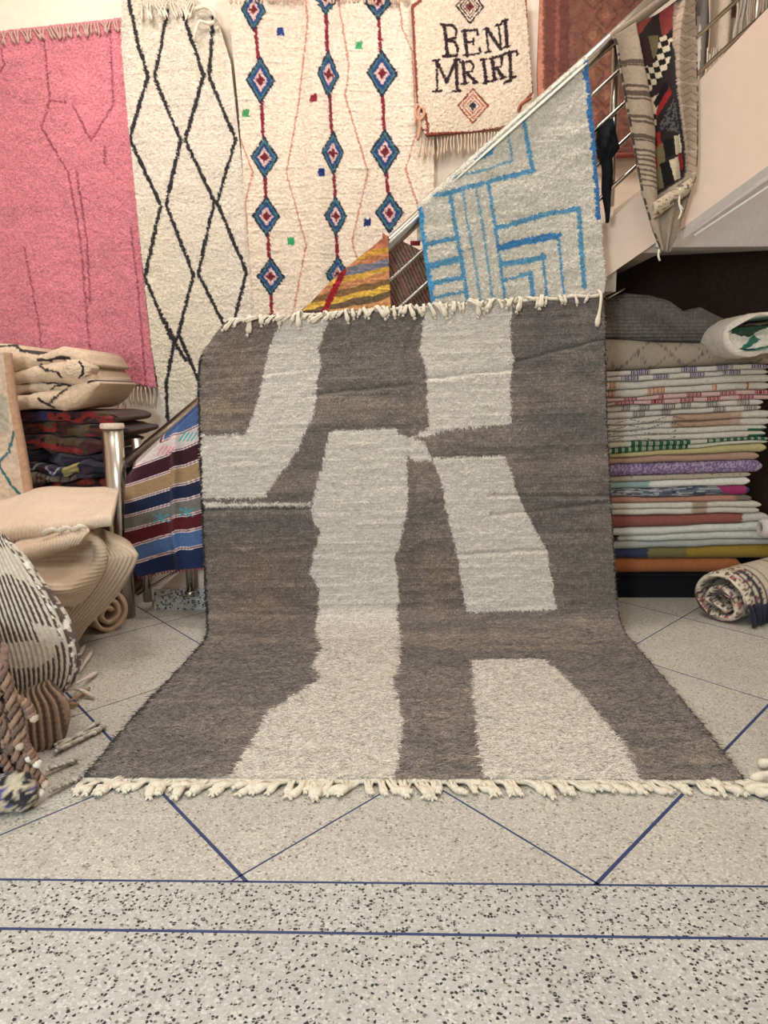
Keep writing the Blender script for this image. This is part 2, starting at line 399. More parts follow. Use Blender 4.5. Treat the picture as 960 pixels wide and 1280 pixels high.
b.build('parapet', M_PANEL, st)
# sloping soffit, chamfered edge and white strip drawn for a line of light
fr = [(1.10, 1.714), (2.95, 2.985)]
b = MB(); b.add([(1.36, YS + .0, 1.87), (2.95, YS, 2.95), (2.95, YB - .045, 2.02), (1.36, YB - .045, 1.95), (1.36, YS, 1.93), (2.95, YS, 3.03), (2.95, YB - .045, 2.12), (1.36, YB - .045, 2.05)],
                [(0, 1, 2, 3), (7, 6, 5, 4), (0, 4, 5, 1), (1, 5, 6, 2), (2, 6, 7, 3), (3, 7, 4, 0)])
b.build('soffit', M_SOFFIT, st)
def edge(px, py): return at(px, py, 3.85)
ea, eb = edge(828, 303), edge(960, 207); ec, ed = edge(866, 296), edge(960, 234)
def ext(a, b, x): t = (x - a[0]) / (b[0] - a[0]); return a + t * (b - a)
b = MB(); e0, e1, e2, e3 = ext(ea, eb, 1.45), ext(ea, eb, 2.9), ext(ea, eb, 2.9) + np.array([0, .05, -.10]), ext(ea, eb, 1.45) + np.array([0, .05, -.06])
b.prism([e0 + (0, -.004, 0), e3, e2, e1 + (0, -.004, 0)], (0, .05, .012)); b.build('soffit_edge', M_SOFFIT, st)
b = MB(); g0, g1 = ext(ec, ed, 1.50), ext(ec, ed, 2.9)
b.tube([g0 + (0, .03, -.0), g1 + (0, .03, 0)], .006, 6); b.build('light_line', M_LIGHT_LINE, st, True)  # thin white tube stands in for a bright line of light
b = MB(); b.box(-1.23, .95, YS - .015, YS, 0, .115); b.build('skirting', M_SKIRT, st)
b = MB(); b.box(.95, .995, YS + .08, YB - .005, 0, 1.56); b.build('cupboard_side', M_PANEL, st)
struct_box('wall_recess_shade', 1.0, 2.98, YB - .04, YB, 0, 2.15, M_RECESS_SHADE)  # dark panel added over the beige back wall to stand in for deep shade

# ------------------------------------------------------------------ railing
rl = thing('stair_railing', 'polished steel stair railing with thick handrail and thin rods', 'railing', (-1.33, 3.9, 0))
RAIL = [(-1.30, .80), (.008, 1.848), (1.163, 2.872), (2.0, 3.62)]
def railz(x):
    return float(np.interp(x, [p[0] for p in RAIL], [p[1] for p in RAIL]))
b = MB(); b.tube([(x, 3.9, z) for x, z in RAIL], .032, 12); b.build('handrail', M_CHROME, rl, True)
for k in range(1, 5):
    b = MB(); x0 = -1.05 + .12 * k
    b.tube([(x, 3.9, railz(x) - .172 * k) for x in (x0, .008, 1.163, 1.9)], .010, 8); b.build('rod', M_CHROME, rl, True)
b = MB(); b.tube([(-1.345, 3.86, 0), (-1.36, 3.86, .98)], .052, 20); np_ = b.build('newel_post', M_CHROME, rl, True)
b = MB(); b.tube([(-1.36, 3.86, .975), (-1.36, 3.86, .985), (-1.36, 3.86, 1.0)], [.058, .06, .056], 16); tag(b.build('newel_cap', M_CAP, np_, False))
b = MB(); b.tube([(-1.25, 3.94, .06), (-1.27, 3.94, .92)], .024, 12); b.build('baluster', M_CHROME, rl, True)
for x, z0 in ((-1.02, .10), (-.35, noz(-.35) + .02), (.45, noz(.45)), (1.10, 2.05), (1.75, 2.55)):
    b = MB(); b.tube([(x, 3.93, z0), (x, 3.93, railz(x) - .02)], .021, 12); b.build('baluster', M_CHROME, rl, True)
b = MB(); b.tube([(-1.02, 3.93, .095), (-1.02, 3.93, .12)], .03, 12); b.box(-1.03, -1.01, 3.94, 4.0, .10, .14); b.build('foot_clip', M_CHROME, rl, True)
b = MB(); b.tube([(-1.30, 3.92, .10), (-1.03, 3.95, .26)], .007, 8); b.build('brace', M_CHROME, rl, True)

# ------------------------------------------------------------------ rugs: general builders
def wallpat(P): return P[..., 0], P[..., 2]
def pl(pts, Y, s=1.0, ox=0, oy=0):
    """photo points -> (x, z) on the hanging plane"""
    return [tuple(at(ox + x * s, oy + y * s, Y)[[0, 2]]) for x, y in pts]
def hang(L, R, Y, nu, nv, curve=False):
    l = (smooth_curve if curve else resample)([at(x, y, Y) for x, y in L], nv)
    r = (smooth_curve if curve else resample)([at(x, y, Y) for x, y in R], nv)
    u = np.linspace(0, 1, nu)[None, :, None]
    return l[:, None] * (1 - u) + r[:, None] * u
def fluff(P, N, amp, sx, sz, seed, big=0.0, ridge=0.0):
    X, Z = P[..., 0], P[..., 2]
    h = amp * (vn(X / sx, Z / sz, seed) * .6 + vn(X / sx * 2.1, Z / sz * 2.1, seed + 1) * .4)
    if big: h = h + big * vn(X / .06, Z / .05, seed + 2)
    if ridge: h = h + ridge * np.maximum(0, vn(X / .16, Z / .012, seed + 3)) ** 2
    return P + N * h[..., None]
def fringe(name, starts, d, length, rad, mat, parent, spread=.25, sag=0.0, sides=4, cols=None, knot=True):
    b = MB()
    for i, s in enumerate(starts):
        s = np.array(s, float); l = length * random.uniform(.8, 1.1)
        dd = np.array(d, float) + np.array([random.uniform(-spread, spread), random.uniform(-.02, .02), 0])
        dd = dd / np.linalg.norm(dd)
        pts = [s + dd * l * t + np.array([math.sin(t * 5 + i) * l * .03, 0, -sag * t * t]) for t in np.linspace(0, 1, 5)]
        rr = [rad, rad * .9, rad * .85, rad * (1.5 if knot else .8), rad * .6]
        b.tube(pts, rr, sides, None if cols is None else cols[i % len(cols)])
    return b.build(name, mat, parent, True)

CREAM = rgb(228, 215, 198); BLACKW = rgb(46, 42, 44)

# ---- pink shag rug on the wall
Y = YB - .065
t = thing('rug', 'dusty pink shag rug with carved lines hanging on the wall at far left', 'rug', tuple(at(70, 485, Y)))
L = [(-50, 44), (-50, 440)]; R = [(154, 22), (160, 100), (168, 220), (178, 340), (195, 484)]
P = hang(L, [(154, 22), (160, 100), (168, 220), (178, 340), (195, 484)], Y, 200, 360)
X, Z = wallpat(P)
p = Pat(X, Z, rgb(222, 137, 147), .004, .02, 3)
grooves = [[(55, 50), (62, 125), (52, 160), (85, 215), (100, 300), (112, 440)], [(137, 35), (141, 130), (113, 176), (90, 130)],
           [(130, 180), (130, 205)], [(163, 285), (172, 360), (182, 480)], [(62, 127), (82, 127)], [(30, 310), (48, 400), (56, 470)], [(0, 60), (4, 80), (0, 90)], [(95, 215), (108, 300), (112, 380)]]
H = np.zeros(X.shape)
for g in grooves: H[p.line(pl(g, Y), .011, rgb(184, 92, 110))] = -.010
N = normals(P); P = P + np.array([0, -1, 0]) * (.012 * np.sin(X * 9 + .6) * np.clip((at(0, 30, Y)[2] - Z) / 1.0, 0, 1))[..., None]
P = fluff(P, N, .0045, .011, .011, 5, .003) + N * H[..., None]
p.C *= (1 + .10 * vn(X / .25, Z / .10, 4) + .08 * vn(X / .05, Z / .03, 8))[..., None]
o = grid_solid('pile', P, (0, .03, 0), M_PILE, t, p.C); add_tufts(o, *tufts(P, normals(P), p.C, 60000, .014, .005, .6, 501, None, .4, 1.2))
fringe('fringe', [at(x, 484 + (195 - x) * -.04, Y + .005) for x in np.arange(2, 197, 5.0)], (0, 0, -1), .13, .0045, M_CORD, t, .06)['kind'] = 'stuff'
fringe('fringe', [at(x, 44 - (x + 50) * .108 + 2, Y - .01) for x in np.arange(-46, 156, 4.0)], (.25, -.1, -1), .07, .006, mat_wool('rose_beige_yarn', 300, .6, .003, base=rgb(196, 160, 146)), t, .5)['kind'] = 'stuff'

# ---- ivory runner with black diamonds
Y = YB - .07
t = thing('rug', 'tall ivory shag runner with black diamond lattice hanging beside the pink rug', 'rug', tuple(at(250, 532, Y)))
Lp = [(154, -8), (153, 60), (161, 150), (176, 300), (191, 440), (206, 520), (214, 534)]
Rp = [(238, -8), (272, 25), (289, 80), (300, 180), (312, 300), (320, 395), (318, 470), (310, 505)]
P = hang(Lp, Rp, Y, 180, 470); X, Z = wallpat(P)
p = Pat(X, Z, CREAM, .006, .016, 11)
r1 = lambda q: pl(q, Y, 1 / 3.0)
for q in ([(490, 10), (525, 180), (557, 290), (490, 525), (605, 770), (545, 1040), (640, 1260), (700, 1290 + 60)], [(630, 40), (580, 290), (680, 530), (625, 770), (728, 1030), (660, 1290)],
          [(690, 60), (765, 285), (697, 530), (805, 755), (745, 1025), (840, 1215)], [(798, 50), (785, 290), (885, 525), (815, 760), (925, 1020), (880, 1200)]):
    p.line(r1(q), .022, BLACKW)
r4 = lambda q: pl(q, Y, 1 / 3.2, 0, 400)
for q in ([(660, 0), (700, 80), (668, 250), (672, 400), (690, 430)], [(730, 0), (718, 60), (790, 225), (830, 330)]): p.line(r4(q), .022, BLACKW)
p.C *= (1 + .06 * vn(X / .02, Z / .01, 14) + .05 * vn(X / .3, Z / .1, 15))[..., None]
p.C[..., 2] *= (1 - .06 * np.clip(vn(X / .2, Z / .3, 16), 0, 1))
fold = .02 * np.sin((X - X.min()) * 22) * np.clip((Z - at(0, 200, Y)[2]) / .9, 0, 1)
N = normals(P); P = P - np.array([0, 1, 0]) * (.015 + fold)[..., None]; P = fluff(P, N, .0042, .012, .008, 17, .003, .004)
o = grid_solid('pile', P, (0, .035, 0), M_PILE, t, p.C); add_tufts(o, *tufts(P, normals(P), p.C, 60000, .010, .004, .8, 502, 2.6, .4, .9))
fringe('fringe', [at(x, 2 + abs(x - 200) * .03, Y - .03) for x in np.arange(176, 246, 4.0)], (.1, -.25, -1), .11, .0055, M_CORD, t, .5)['kind'] = 'stuff'
b = MB(); c0 = [at(x, y, Y - .06) for x, y in [(243, 12), (256, 8), (266, 14), (270, 24)]]
b.tube(smooth_curve(c0 + [at(262, 30, Y - .05), at(250, 26, Y - .05), at(244, 40, Y - .06), at(243, 52, Y - .055)], 14), [.012] * 8 + [.008, .008, .008, .01, .008, .005], 7); b.build('loose_corner', M_CORD, t, True)

# ---- large cream rug with blue medallions
Y = YB - .055
t = thing('rug', 'wide cream rug with columns of blue diamond medallions on red stems, hanging on back wall', 'rug', tuple(at(430, 430, Y)))
P = hang([(284, -10), (290, 40), (300, 140), (311, 300), (321, 400), (325, 440)], [(543, -10), (542, 200), (540, 440)], Y, 300, 470); X, Z = wallpat(P)
p = Pat(X, Z, rgb(232, 214, 194), .005, .012, 21)
r2 = lambda q: pl(q, Y, 1 / 3.0, 280, 0)
PALE = rgb(196, 140, 118)
for q in ([(305, -20), (318, 90), (280, 400), (235, 650), (310, 920), (258, 1180)], [(425, -20), (470, 260), (455, 370), (540, 650), (480, 910), (510, 1010)],
          [(650, -20), (668, 110), (705, 200), (722, 500), (680, 640), (725, 770)], [(62, 520), (113, 655), (85, 760), (95, 930), (112, 1150)]): p.line(r2(q), .010, PALE)
STEM = rgb(132, 30, 48)
cols = [[(115, 50, 48, 86), (140, 310, 54, 92), (155, 597, 52, 82), (162, 815, 52, 78), (178, 1040, 52, 76)],
        [(382, 10, 44, 66), (393, 290, 42, 92), (410, 580, 42, 86), (420, 815, 43, 80), (428, 1035, 46, 76)],
        [(576, 10, 58, 74), (592, 280, 60, 92), (603, 572, 57, 88), (620, 800, 55, 80)]]
for ci, c in enumerate(cols):
    p.line(r2([(x, y) for x, y, w, h in c] + ([(182, 1190)] if ci == 0 else [])), .020, STEM)
    for x, y, w, h in c:
        dm = lambda k: r2([(x - w * k, y), (x, y - h * k), (x + w * k, y), (x, y + h * k)])
        p.poly(dm(1.0), rgb(38, 40, 62)); p.poly(dm(.84), rgb(66, 112, 118)); p.poly(dm(.70), rgb(38, 66, 116)); p.poly(dm(.47), rgb(222, 184, 176))
        p.poly(dm(.26), rgb(112, 28, 40)); p.line(r2([(x - 13, y), (x + 13, y)]), .014, rgb(112, 28, 40))
for x, y, c in ((213, 123, rgb(36, 62, 128)), (507, 180, rgb(70, 158, 104)), (338, 383, rgb(136, 30, 42)), (87, 433, rgb(70, 150, 96)), (367, 657, rgb(30, 50, 116)), (537, 838, rgb(28, 44, 100)), (252, 905, rgb(56, 156, 100))):
    p.poly(r2([(x - 13, y - 14), (x + 13, y - 15), (x + 13, y + 14), (x - 13, y + 15)]), c)
p.C *= (1 + .05 * vn(X / .02, Z / .008, 24) + .03 * vn(X / .3, Z / .1, 25))[..., None]
hh = .045 * np.exp(-((X - at(395, 200, Y)[0]) / .07) ** 2) - .02 * np.exp(-((X - at(425, 200, Y)[0]) / .05) ** 2) + .016 * np.sin((X - X.min()) * 11 + .5)
N = normals(P); P = P - np.array([0, 1, 0]) * (.03 + hh)[..., None]; P = fluff(P, N, .0036, .012, .008, 27, .002, .005)
o = grid_solid('pile', P, (0, .04, 0), M_PILE, t, p.C); add_tufts(o, *tufts(P, normals(P), p.C, 60000, .009, .0038, .85, 503, 2.6, .35, .8))
fringe('fringe', [at(x, -6, Y - .04) for x in np.arange(288, 512, 4.5)], (.1, -.1, -1), .05, .005, mat_wool('rust_cream_yarn', 300, .6, .003, base=rgb(206, 170, 150)), t, .5)['kind'] = 'stuff'

# ---- small cream rug with woven words
Y = YB - .115
t = thing('rug', 'small cream rug with brown border and woven lettering, hung over the medallion rug', 'rug', tuple(at(590, 195, Y)))
rb = lambda q: pl(q, Y, 1 / 4.8, 500, 0)
P = hang([(515, -10), (514, 8), (518, 80), (521, 130), (524, 158), (533, 171)], [(657, -10), (659, 40), (663, 90), (666, 120), (664, 135), (640, 158)], Y, 290, 360); X, Z = wallpat(P)
p = Pat(X, Z, rgb(226, 206, 184), .0035, .010, 31)
INK = rgb(46, 24, 30); RUST = rgb(140, 66, 46)
p.line(rb([(130, -20), (120, 10), (72, 48), (78, 160), (95, 500), (100, 640), (150, 690), (163, 760), (160, 815), (430, 795), (640, 765)]), .018, RUST)
p.line(rb([(100, 650), (105, 760), (160, 800)]), .010, RUST)
p.line(rb([(750, -40), (768, 200), (788, 440), (795, 560), (718, 640), (716, 668)]), .014, RUST)
def stroke(q, w=.021): p.line(rb(q), w, INK)
S1 = .021; S0 = .013
for q, w in [
    ([(263, 160), (283, 345)], S1), ([(243, 158), (315, 160), (336, 185), (330, 232), (272, 250)], .015), ([(270, 250), (328, 258), (346, 300), (336, 338), (255, 348)], .016),
    ([(384, 186), (402, 335)], S1), ([(368, 188), (462, 178), (463, 208)], S0), ([(392, 255), (440, 248)], S0), ([(440, 234), (442, 264)], S0), ([(378, 336), (478, 316), (479, 286)], S0),
    ([(514, 175), (530, 310)], S0), ([(518, 172), (604, 298)], S1), ([(590, 152), (606, 300)], S0), ([(498, 176), (530, 172)], S0), ([(514, 314), (546, 308)], S0), ([(574, 154), (606, 148)], S0),
    ([(628, 130), (640, 284)], S1), ([(610, 134), (642, 126)], S0), ([(622, 290), (654, 280)], S0),
    ([(214, 374), (222, 552)], S0), ([(216, 374), (278, 500), (332, 366)], .019), ([(334, 366), (341, 546)], S1), ([(194, 372), (232, 368)], S0), ([(198, 558), (246, 552)], S0), ([(322, 366), (356, 361)], S0), ([(314, 552), (360, 546)], S0),
    ([(376, 374), (389, 502)], S1), ([(362, 376), (424, 369), (441, 395), (430, 428), (386, 440)], S0), ([(402, 440), (452, 494)], .018), ([(362, 506), (404, 500)], S0), ([(438, 498), (466, 492)], S0),
    ([(500, 356), (515, 494)], S1), ([(484, 359), (520, 352)], S0), ([(498, 498), (532, 490)], S0),
    ([(551, 349), (566, 480)], S1), ([(537, 351), (598, 340), (613, 368), (604, 402), (562, 415)], S0), ([(578, 412), (616, 470)], .018), ([(546, 486), (582, 478)], S0), ([(602, 476), (628, 468)], S0),
    ([(655, 320), (661, 490)], S1), ([(612, 356), (610, 332), (696, 312), (698, 338)], S0), ([(620, 502), (640, 494), (662, 492), (664, 470), (692, 468)], S0)]: stroke(q, w)
def dia(cx, cy, w, h, ring):
    for k, c in ring: p.poly(rb([(cx - w * k, cy), (cx, cy - h * k), (cx + w * k, cy), (cx, cy + h * k)]), c)
BG = rgb(226, 206, 184)
dia(418, 40, 90, 110, [(1, INK), (.84, BG), (.72, INK), (.60, BG), (.50, rgb(110, 70, 66)), (.40, BG), (.30, rgb(120, 50, 44)), (.12, INK)])
dia(437, 635, 97, 110, [(1, RUST), (.86, BG), (.74, rgb(196, 120, 92)), (.58, BG), (.46, rgb(176, 98, 74)), (.36, BG), (.26, rgb(60, 60, 66)), (.12, INK)])
p.C *= (1 + .06 * vn(X / .014, Z / .010, 34) + .03 * vn(X / .2, Z / .2, 35))[..., None]
N = normals(P); P = P - np.array([0, 1, 0]) * (.012 + .012 * np.sin((X - X.min()) * 12))[..., None]; P = fluff(P, N, .0038, .011, .011, 37, .003)
o = grid_solid('pile', P, (0, .03, 0), M_PILE, t, p.C); add_tufts(o, *tufts(P, normals(P), p.C, 34000, .008, .0034, .7, 504, None, .4, 1.0))
fringe('fringe', [at(x, 172 - (x - 533) * .085, Y) for x in np.arange(526, 640, 4.2)], (0, -.1, -1), .115, .0045, mat_wool('sand_yarn', 300, .6, .003, base=rgb(206, 180, 152)), t, .1)['kind'] = 'stuff'
b = MB(); kn = [at(x, y, Y - .03) for x, y in [(522, 130), (519, 140), (523, 150), (529, 146), (530, 138), (526, 134), (523, 142), (525, 156), (522, 175)]]
b.tube(smooth_curve(kn, 26), .0085, 7); b.build('corner_knot', mat_wool('rust_sand_yarn', 200, .6, .004, base=rgb(196, 146, 118)), t, True)
b = MB(); kn = [at(x, y, Y - .03) for x, y in [(664, 122), (656, 127), (650, 132), (648, 138), (652, 140)]]
b.tube(smooth_curve(kn, 14), .008, 7); b.build('corner_knot', mat_wool('rust_cord', 200, .6, .004, base=rgb(158, 84, 60)), t, True)

# ---- russet carpet on the wall behind the railing
Y = YB - .06
t = thing('rug', 'russet brown patterned carpet hanging on the wall behind the steel railing', 'rug', tuple(at(740, 200, Y)))
P = hang([(676, -14), (672, 90), (676, 190)], [(812, -14), (812, 100), (806, 196)], Y, 140, 170); X, Z = wallpat(P)
p = Pat(X, Z, rgb(134, 84, 68), .008, .02, 41)
p.poly(pl([(660, -20), (678, -20), (681, 200), (660, 200)], Y), rgb(196, 128, 104))
p.poly(pl([(680, -20), (712, -20), (710, 200), (683, 200)], Y), rgb(110, 62, 54)); p.line(pl([(697, -20), (694, 200)], Y), .02, rgb(138, 82, 70))
for k in range(9):
    for j in range(2):
        cx, cy = 742 + 44 * j + (k % 2) * 16, -6 + k * 25
        p.line(pl([(cx - 14, cy), (cx, cy - 17), (cx + 14, cy), (cx, cy + 17), (cx - 14, cy)], Y), .010, rgb(108, 68, 56))
        p.poly(pl([(cx - 5, cy), (cx, cy - 7), (cx + 5, cy), (cx, cy + 7)], Y), rgb(152, 104, 82))
p.C *= (1 + .16 * vn(X / .03, Z / .02, 44) + .12 * vn(X / .15, Z / .1, 45))[..., None]
N = normals(P); P = fluff(P - np.array([0, 1, 0]) * (.012 * np.sin(X * 20))[..., None], N, .004, .02, .016, 47, .003)
grid_solid('pile', P, (0, .025, 0), M_PILE, t, p.C)
b = MB(); b.tube([at(676, 188, Y - .02), at(740, 195, Y - .02), at(806, 194, Y - .02)], .016, 8); b.build('rolled_hem', mat_wool('red_hem', 200, .5, .003, base=rgb(160, 76, 62)), t, True)

# ---- fringed textiles over the upper parapet
t = thing('shawl', 'pale fringed wool shawl hanging behind the pink parapet at upper right', 'shawl', (1.72, 4.35, 2.75))
Y = 4.4
P = hang([(884, -20), (886, 40), (884, 66)], [(944, -20), (930, 40), (926, 62)], Y, 60, 70); X, Z = wallpat(P)
p = Pat(X, Z, rgb(206, 186, 164), .004, .02, 51); p.poly(pl([(912, -20), (924, -20), (922, 20), (913, 24)], Y), rgb(112, 60, 44))
P = P - np.array([0, 1, 0]) * (.02 * np.sin(X * 60))[..., None]
grid_solid('cloth', P, (0, .01, 0), M_WEAVE, t, p.C)
fringe('fringe', [at(x, 60, Y) for x in np.arange(885, 926, 3.2)], (-.1, 0, -1), .28, .006, M_CORD, t, .08)['kind'] = 'stuff'
fringe('fringe', [at(x, -4, Y - .03) for x in np.arange(922, 964, 4.5)], (0, 0, -1), .26, .008, mat_wool('pale_grey_yarn', 300, .6, .003, base=rgb(198, 182, 166)), t, .1)['kind'] = 'stuff'
t = thing('cloth', 'grey cloth hanging between the patchwork kilim and the pink parapet', 'cloth', (1.55, 4.45, 2.5))
P = hang([(862, -20), (864, 90), (862, 130)], [(886, -20), (888, 60), (884, 110)], 4.5, 30, 50); X, Z = wallpat(P)
C = np.empty(P.shape); C[:] = rgb(120, 116, 108)
C[(vn(X / .08, Z / .5, 53) > .45)] = rgb(208, 200, 192)
P = P - np.array([0, 1, 0]) * (.02 * np.sin(X * 70))[..., None]
grid_solid('drape', P, (0, .01, 0), M_WEAVE, t, C)

# ------------------------------------------------------------------ things hung over the railing
def over_rail(P, back_len=.14, n=26):
    """adds rows that carry a hanging panel over the handrail and down behind it"""
    top = P[0]; rows = []
    for th in np.linspace(0, PI, n)[::-1]:
        q = top.copy(); q[:, 1] = 3.9 - .075 * math.cos(th) ; q[:, 2] = top[:, 2] + .036 * math.sin(th); rows.append(q)
    down = [rows[0] + np.array([0, 0, -back_len * k]) for k in (1, .75, .5, .25)]
    return np.concatenate([np.array(down), np.array(rows)[:-1], P], 0), len(down) + len(rows) - 1

# ---- white rug with blue maze lines
Y = 3.825
t = thing('rug', 'white shag rug with blue maze lines draped over the stair handrail', 'rug', tuple(at(640, 395, Y)))
P = hang([(523, 261), (530, 320), (540, 385), (547, 440)], [(734, 74), (742, 160), (750, 270), (756, 355), (750, 385), (744, 440)], Y, 300, 330); X, Z = wallpat(P)
p = Pat(X, Z, rgb(204, 197, 182), .004, .014, 61)
rz = lambda q: pl(q, Y, 280 / 960.0, 500, 60)
BLU = rgb(88, 146, 178); BL2 = rgb(60, 122, 172); DIM = rgb(120, 160, 178)
for q, w, c in [([(525, 280), (548, 400), (570, 520), (400, 565), (210, 620), (140, 632)], .020, BLU), ([(460, 350), (482, 480), (350, 525), (210, 558)], .012, DIM), ([(330, 465), (385, 440)], .036, BLU),
                ([(212, 620), (240, 800), (270, 960), (295, 1130)], .020, BLU), ([(265, 605), (290, 760), (320, 920), (350, 1130)], .012, DIM), ([(322, 590), (350, 740), (378, 940), (402, 1120)], .012, DIM), ([(378, 580), (408, 760), (432, 940), (455, 1120)], .016, BLU),
                ([(105, 845), (245, 812)], .022, BLU), ([(125, 935), (260, 900)], .030, BLU), ([(145, 1008), (272, 980)], .024, BLU), ([(150, 1070), (280, 1040)], .014, BLU),
                ([(412, 770), (600, 715), (765, 685), (775, 860), (788, 1020)], .022, BLU), ([(425, 852), (560, 820), (680, 800)], .032, BL2), ([(680, 810), (690, 930), (702, 1050)], .012, BLU),
                ([(432, 925), (620, 895)], .024, BLU), ([(612, 880), (630, 1080)], .014, BLU), ([(440, 995), (560, 962)], .016, BLU), ([(560, 960), (572, 1080)], .022, BLU)]: p.line(rz(q), w, c)
Uc = np.linspace(0, 1, 300)[None, :] + 0 * X
p.C[(Uc < .02 + .010 * vn(X / .01, Z / .008, 62))] = rgb(70, 148, 192); p.C[(Uc > .975 + .012 * vn(X / .01, Z / .010, 63)) & (Z > at(0, 275, Y)[2])] = rgb(56, 112, 164)
p.C *= (1 + .06 * vn(X / .018, Z / .008, 64) + .04 * vn(X / .12, Z / .12, 65))[..., None]
N = normals(P); P = P - np.array([0, 1, 0]) * (.012 * np.sin(X * 7) + .006 * vn(X / .1, Z / .05, 66))[..., None]; P = fluff(P, N, .0044, .014, .009, 67, .004, .005)
PP, k = over_rail(P); CC = np.concatenate([np.tile(np.array(rgb(204, 197, 182)), (k, P.shape[1], 1)), p.C], 0)
o = grid_solid('pile', PP, np.concatenate([np.tile([0, -.012, -.03], (k, 1)) * np.linspace(0, 1, k)[:, None], np.tile([0, .022, 0], (len(P), 1))], 0), M_PILE, t, CC); add_tufts(o, *tufts(PP, normals(PP), CC, 52000, .010, .004, .8, 505, 2.4, .4, .9))

# ---- striped orange and yellow rug low on the rail, with its brown reverse side
Y = 3.835
t = thing('rug', 'orange, yellow and purple striped rug over the handrail left of the maze rug', 'rug', tuple(at(440, 430, Y)))
P = hang([(478, 298), (420, 345), (372, 395), (340, 440)], [(485, 302), (487, 350), (489, 395), (490, 440)], Y, 150, 170); X, Z = wallpat(P)
p = Pat(X, Z, rgb(188, 128, 62), .006, .012, 71)
tt = (Z - at(480, 300, Y)[2]) - .42 * (X - at(480, 300, Y)[0]) * -.0 
TT = (at(485, 300, Y)[2] - Z) + .22 * (X - at(485, 300, Y)[0])
bands = [rgb(196, 120, 92), rgb(204, 150, 60), rgb(186, 120, 80), rgb(120, 118, 130), rgb(206, 158, 70), rgb(190, 128, 84), rgb(128, 96, 60), rgb(212, 168, 70), rgb(104, 84, 62), rgb(198, 140, 92), rgb(216, 170, 66), rgb(176, 112, 70), rgb(86, 60, 96), rgb(200, 146, 80), rgb(172, 108, 82), rgb(96, 70, 92), rgb(206, 152, 60), rgb(180, 120, 80), rgb(100, 80, 70), rgb(196, 140, 70)]
bi = np.clip((TT + .008 * vn(X / .05, Z / .02, 72)) / .030, 0, len(bands) - 1).astype(int); p.C = np.array(bands)[bi]
p.line(pl([(430, 338), (412, 375), (402, 398), (396, 420)], Y), .030, rgb(150, 26, 36))
p.C *= (1 + .30 * vn(X / .012, Z / .008, 73))[..., None]
N = normals(P); P = fluff(P, N, .004, .014, .010, 75, 0, .006)
PP, k = over_rail(P); CC = np.concatenate([np.repeat(p.C[:1], k, 0), p.C], 0)
grid_solid('front_half', PP, np.concatenate([np.zeros((k, 3)), np.tile([0, .015, 0], (len(P), 1))], 0), M_PILE, t, CC)
Yb = 3.985
P = hang([(484, 305), (486, 440)], [(500, 300), (540, 320), (545, 440)], Yb, 70, 110); X, Z = wallpat(P)
C = np.empty(P.shape); C[:] = rgb(132, 104, 84)
ph = (X * .85 + Z * .42) / .016; C[np.sin(ph * 2 * PI + vn(X / .04, Z / .04, 77)) > .2] = rgb(86, 68, 60); C[np.abs(np.sin(ph * .7)) < .10] = rgb(164, 86, 82)
C *= (1 + .2 * vn(X / .01, Z / .01, 78))[..., None]
grid_solid('reverse_half', P, (0, .008, 0), M_WEAVE, t, C, origin=None); 
b = MB(); b.tube([at(513, 304, Yb - .02), at(525, 304, Yb - .02)], .012, 8); b.build('edge_binding', mat_wool('dark_red_binding', 200, .5, .003, base=rgb(126, 30, 36)), t, True)

# ---- blue striped kilim on the lowest part of the rail
Y = 3.82
t = thing('kilim', 'flat woven kilim with blue, maroon and ochre stripes over the lower handrail', 'rug', tuple(at(205, 715, Y)))
P = hang([(166, 585), (158, 597), (156, 640), (158, 690), (174, 720)], [(252, 506), (258, 560), (262, 640), (266, 706)], Y, 130, 220); X, Z = wallpat(P)
Uc = np.linspace(0, 1, 130)[None, :] + 0 * X; Vc = np.linspace(0, 1, 220)[:, None] + 0 * X
hgt = at(0, 506, Y)[2]; xx = X - at(247, 0, Y)[0]
dz_ = at(247, 512, Y)[2] - Z
d = dz_ + .03 + xx * (.52 - .26 * np.clip(dz_ / .6, 0, 1)) + .012 * (Uc > .55) * np.clip(1 - np.abs(Uc - .6) * 8, 0, 1)      # metres below the upper right corner, along the stripes
edges_ = [0, .075, .155, .25, .345, .43, .515, .60, .69, 3.0]
cl = [rgb(80, 104, 150), rgb(208, 192, 188), rgb(60, 26, 38), rgb(160, 130, 96), rgb(32, 40, 68), rgb(118, 114, 110), rgb(92, 28, 38), rgb(80, 106, 150), rgb(34, 44, 80)]
bi = np.clip(np.searchsorted(edges_, d.ravel()).reshape(d.shape) - 1, 0, len(cl) - 1); C = np.array(cl)[bi]
for e in edges_[1:-1]:
    C[np.abs(d - e) < .008] = rgb(224, 206, 204); C[np.abs(d - e) < .0028] = rgb(120, 62, 72)
pp = Pat(X, Z, (0, 0, 0)); 
def mark(cx, cy, col, n=4, s=1.0):
    for k in range(n):
        o = (k - n / 2) * 5
        M = pp.line(pl([(cx + o, cy + 5 * s), (cx + o + 7 * s, cy - 5 * s)], Y), .007, (1, 1, 1)); C[M] = col
mark(207, 563, rgb(216, 140, 146)); mark(234, 546, rgb(70, 170, 172)); 
for cx, cy in ((200, 648), (233, 640)):
    for a in ((-9, -4, 9, 5), (-9, 5, 9, -4), (-1, -6, 1, 6)): C[pp.line(pl([(cx + a[0], cy + a[1]), (cx + a[2], cy + a[3])], Y), .007, (1, 1, 1))] = rgb(70, 160, 166)
C *= (1 + .10 * vn(X / .02, Z / .004, 83) + .06 * vn(X / .1, Z / .1, 84))[..., None]
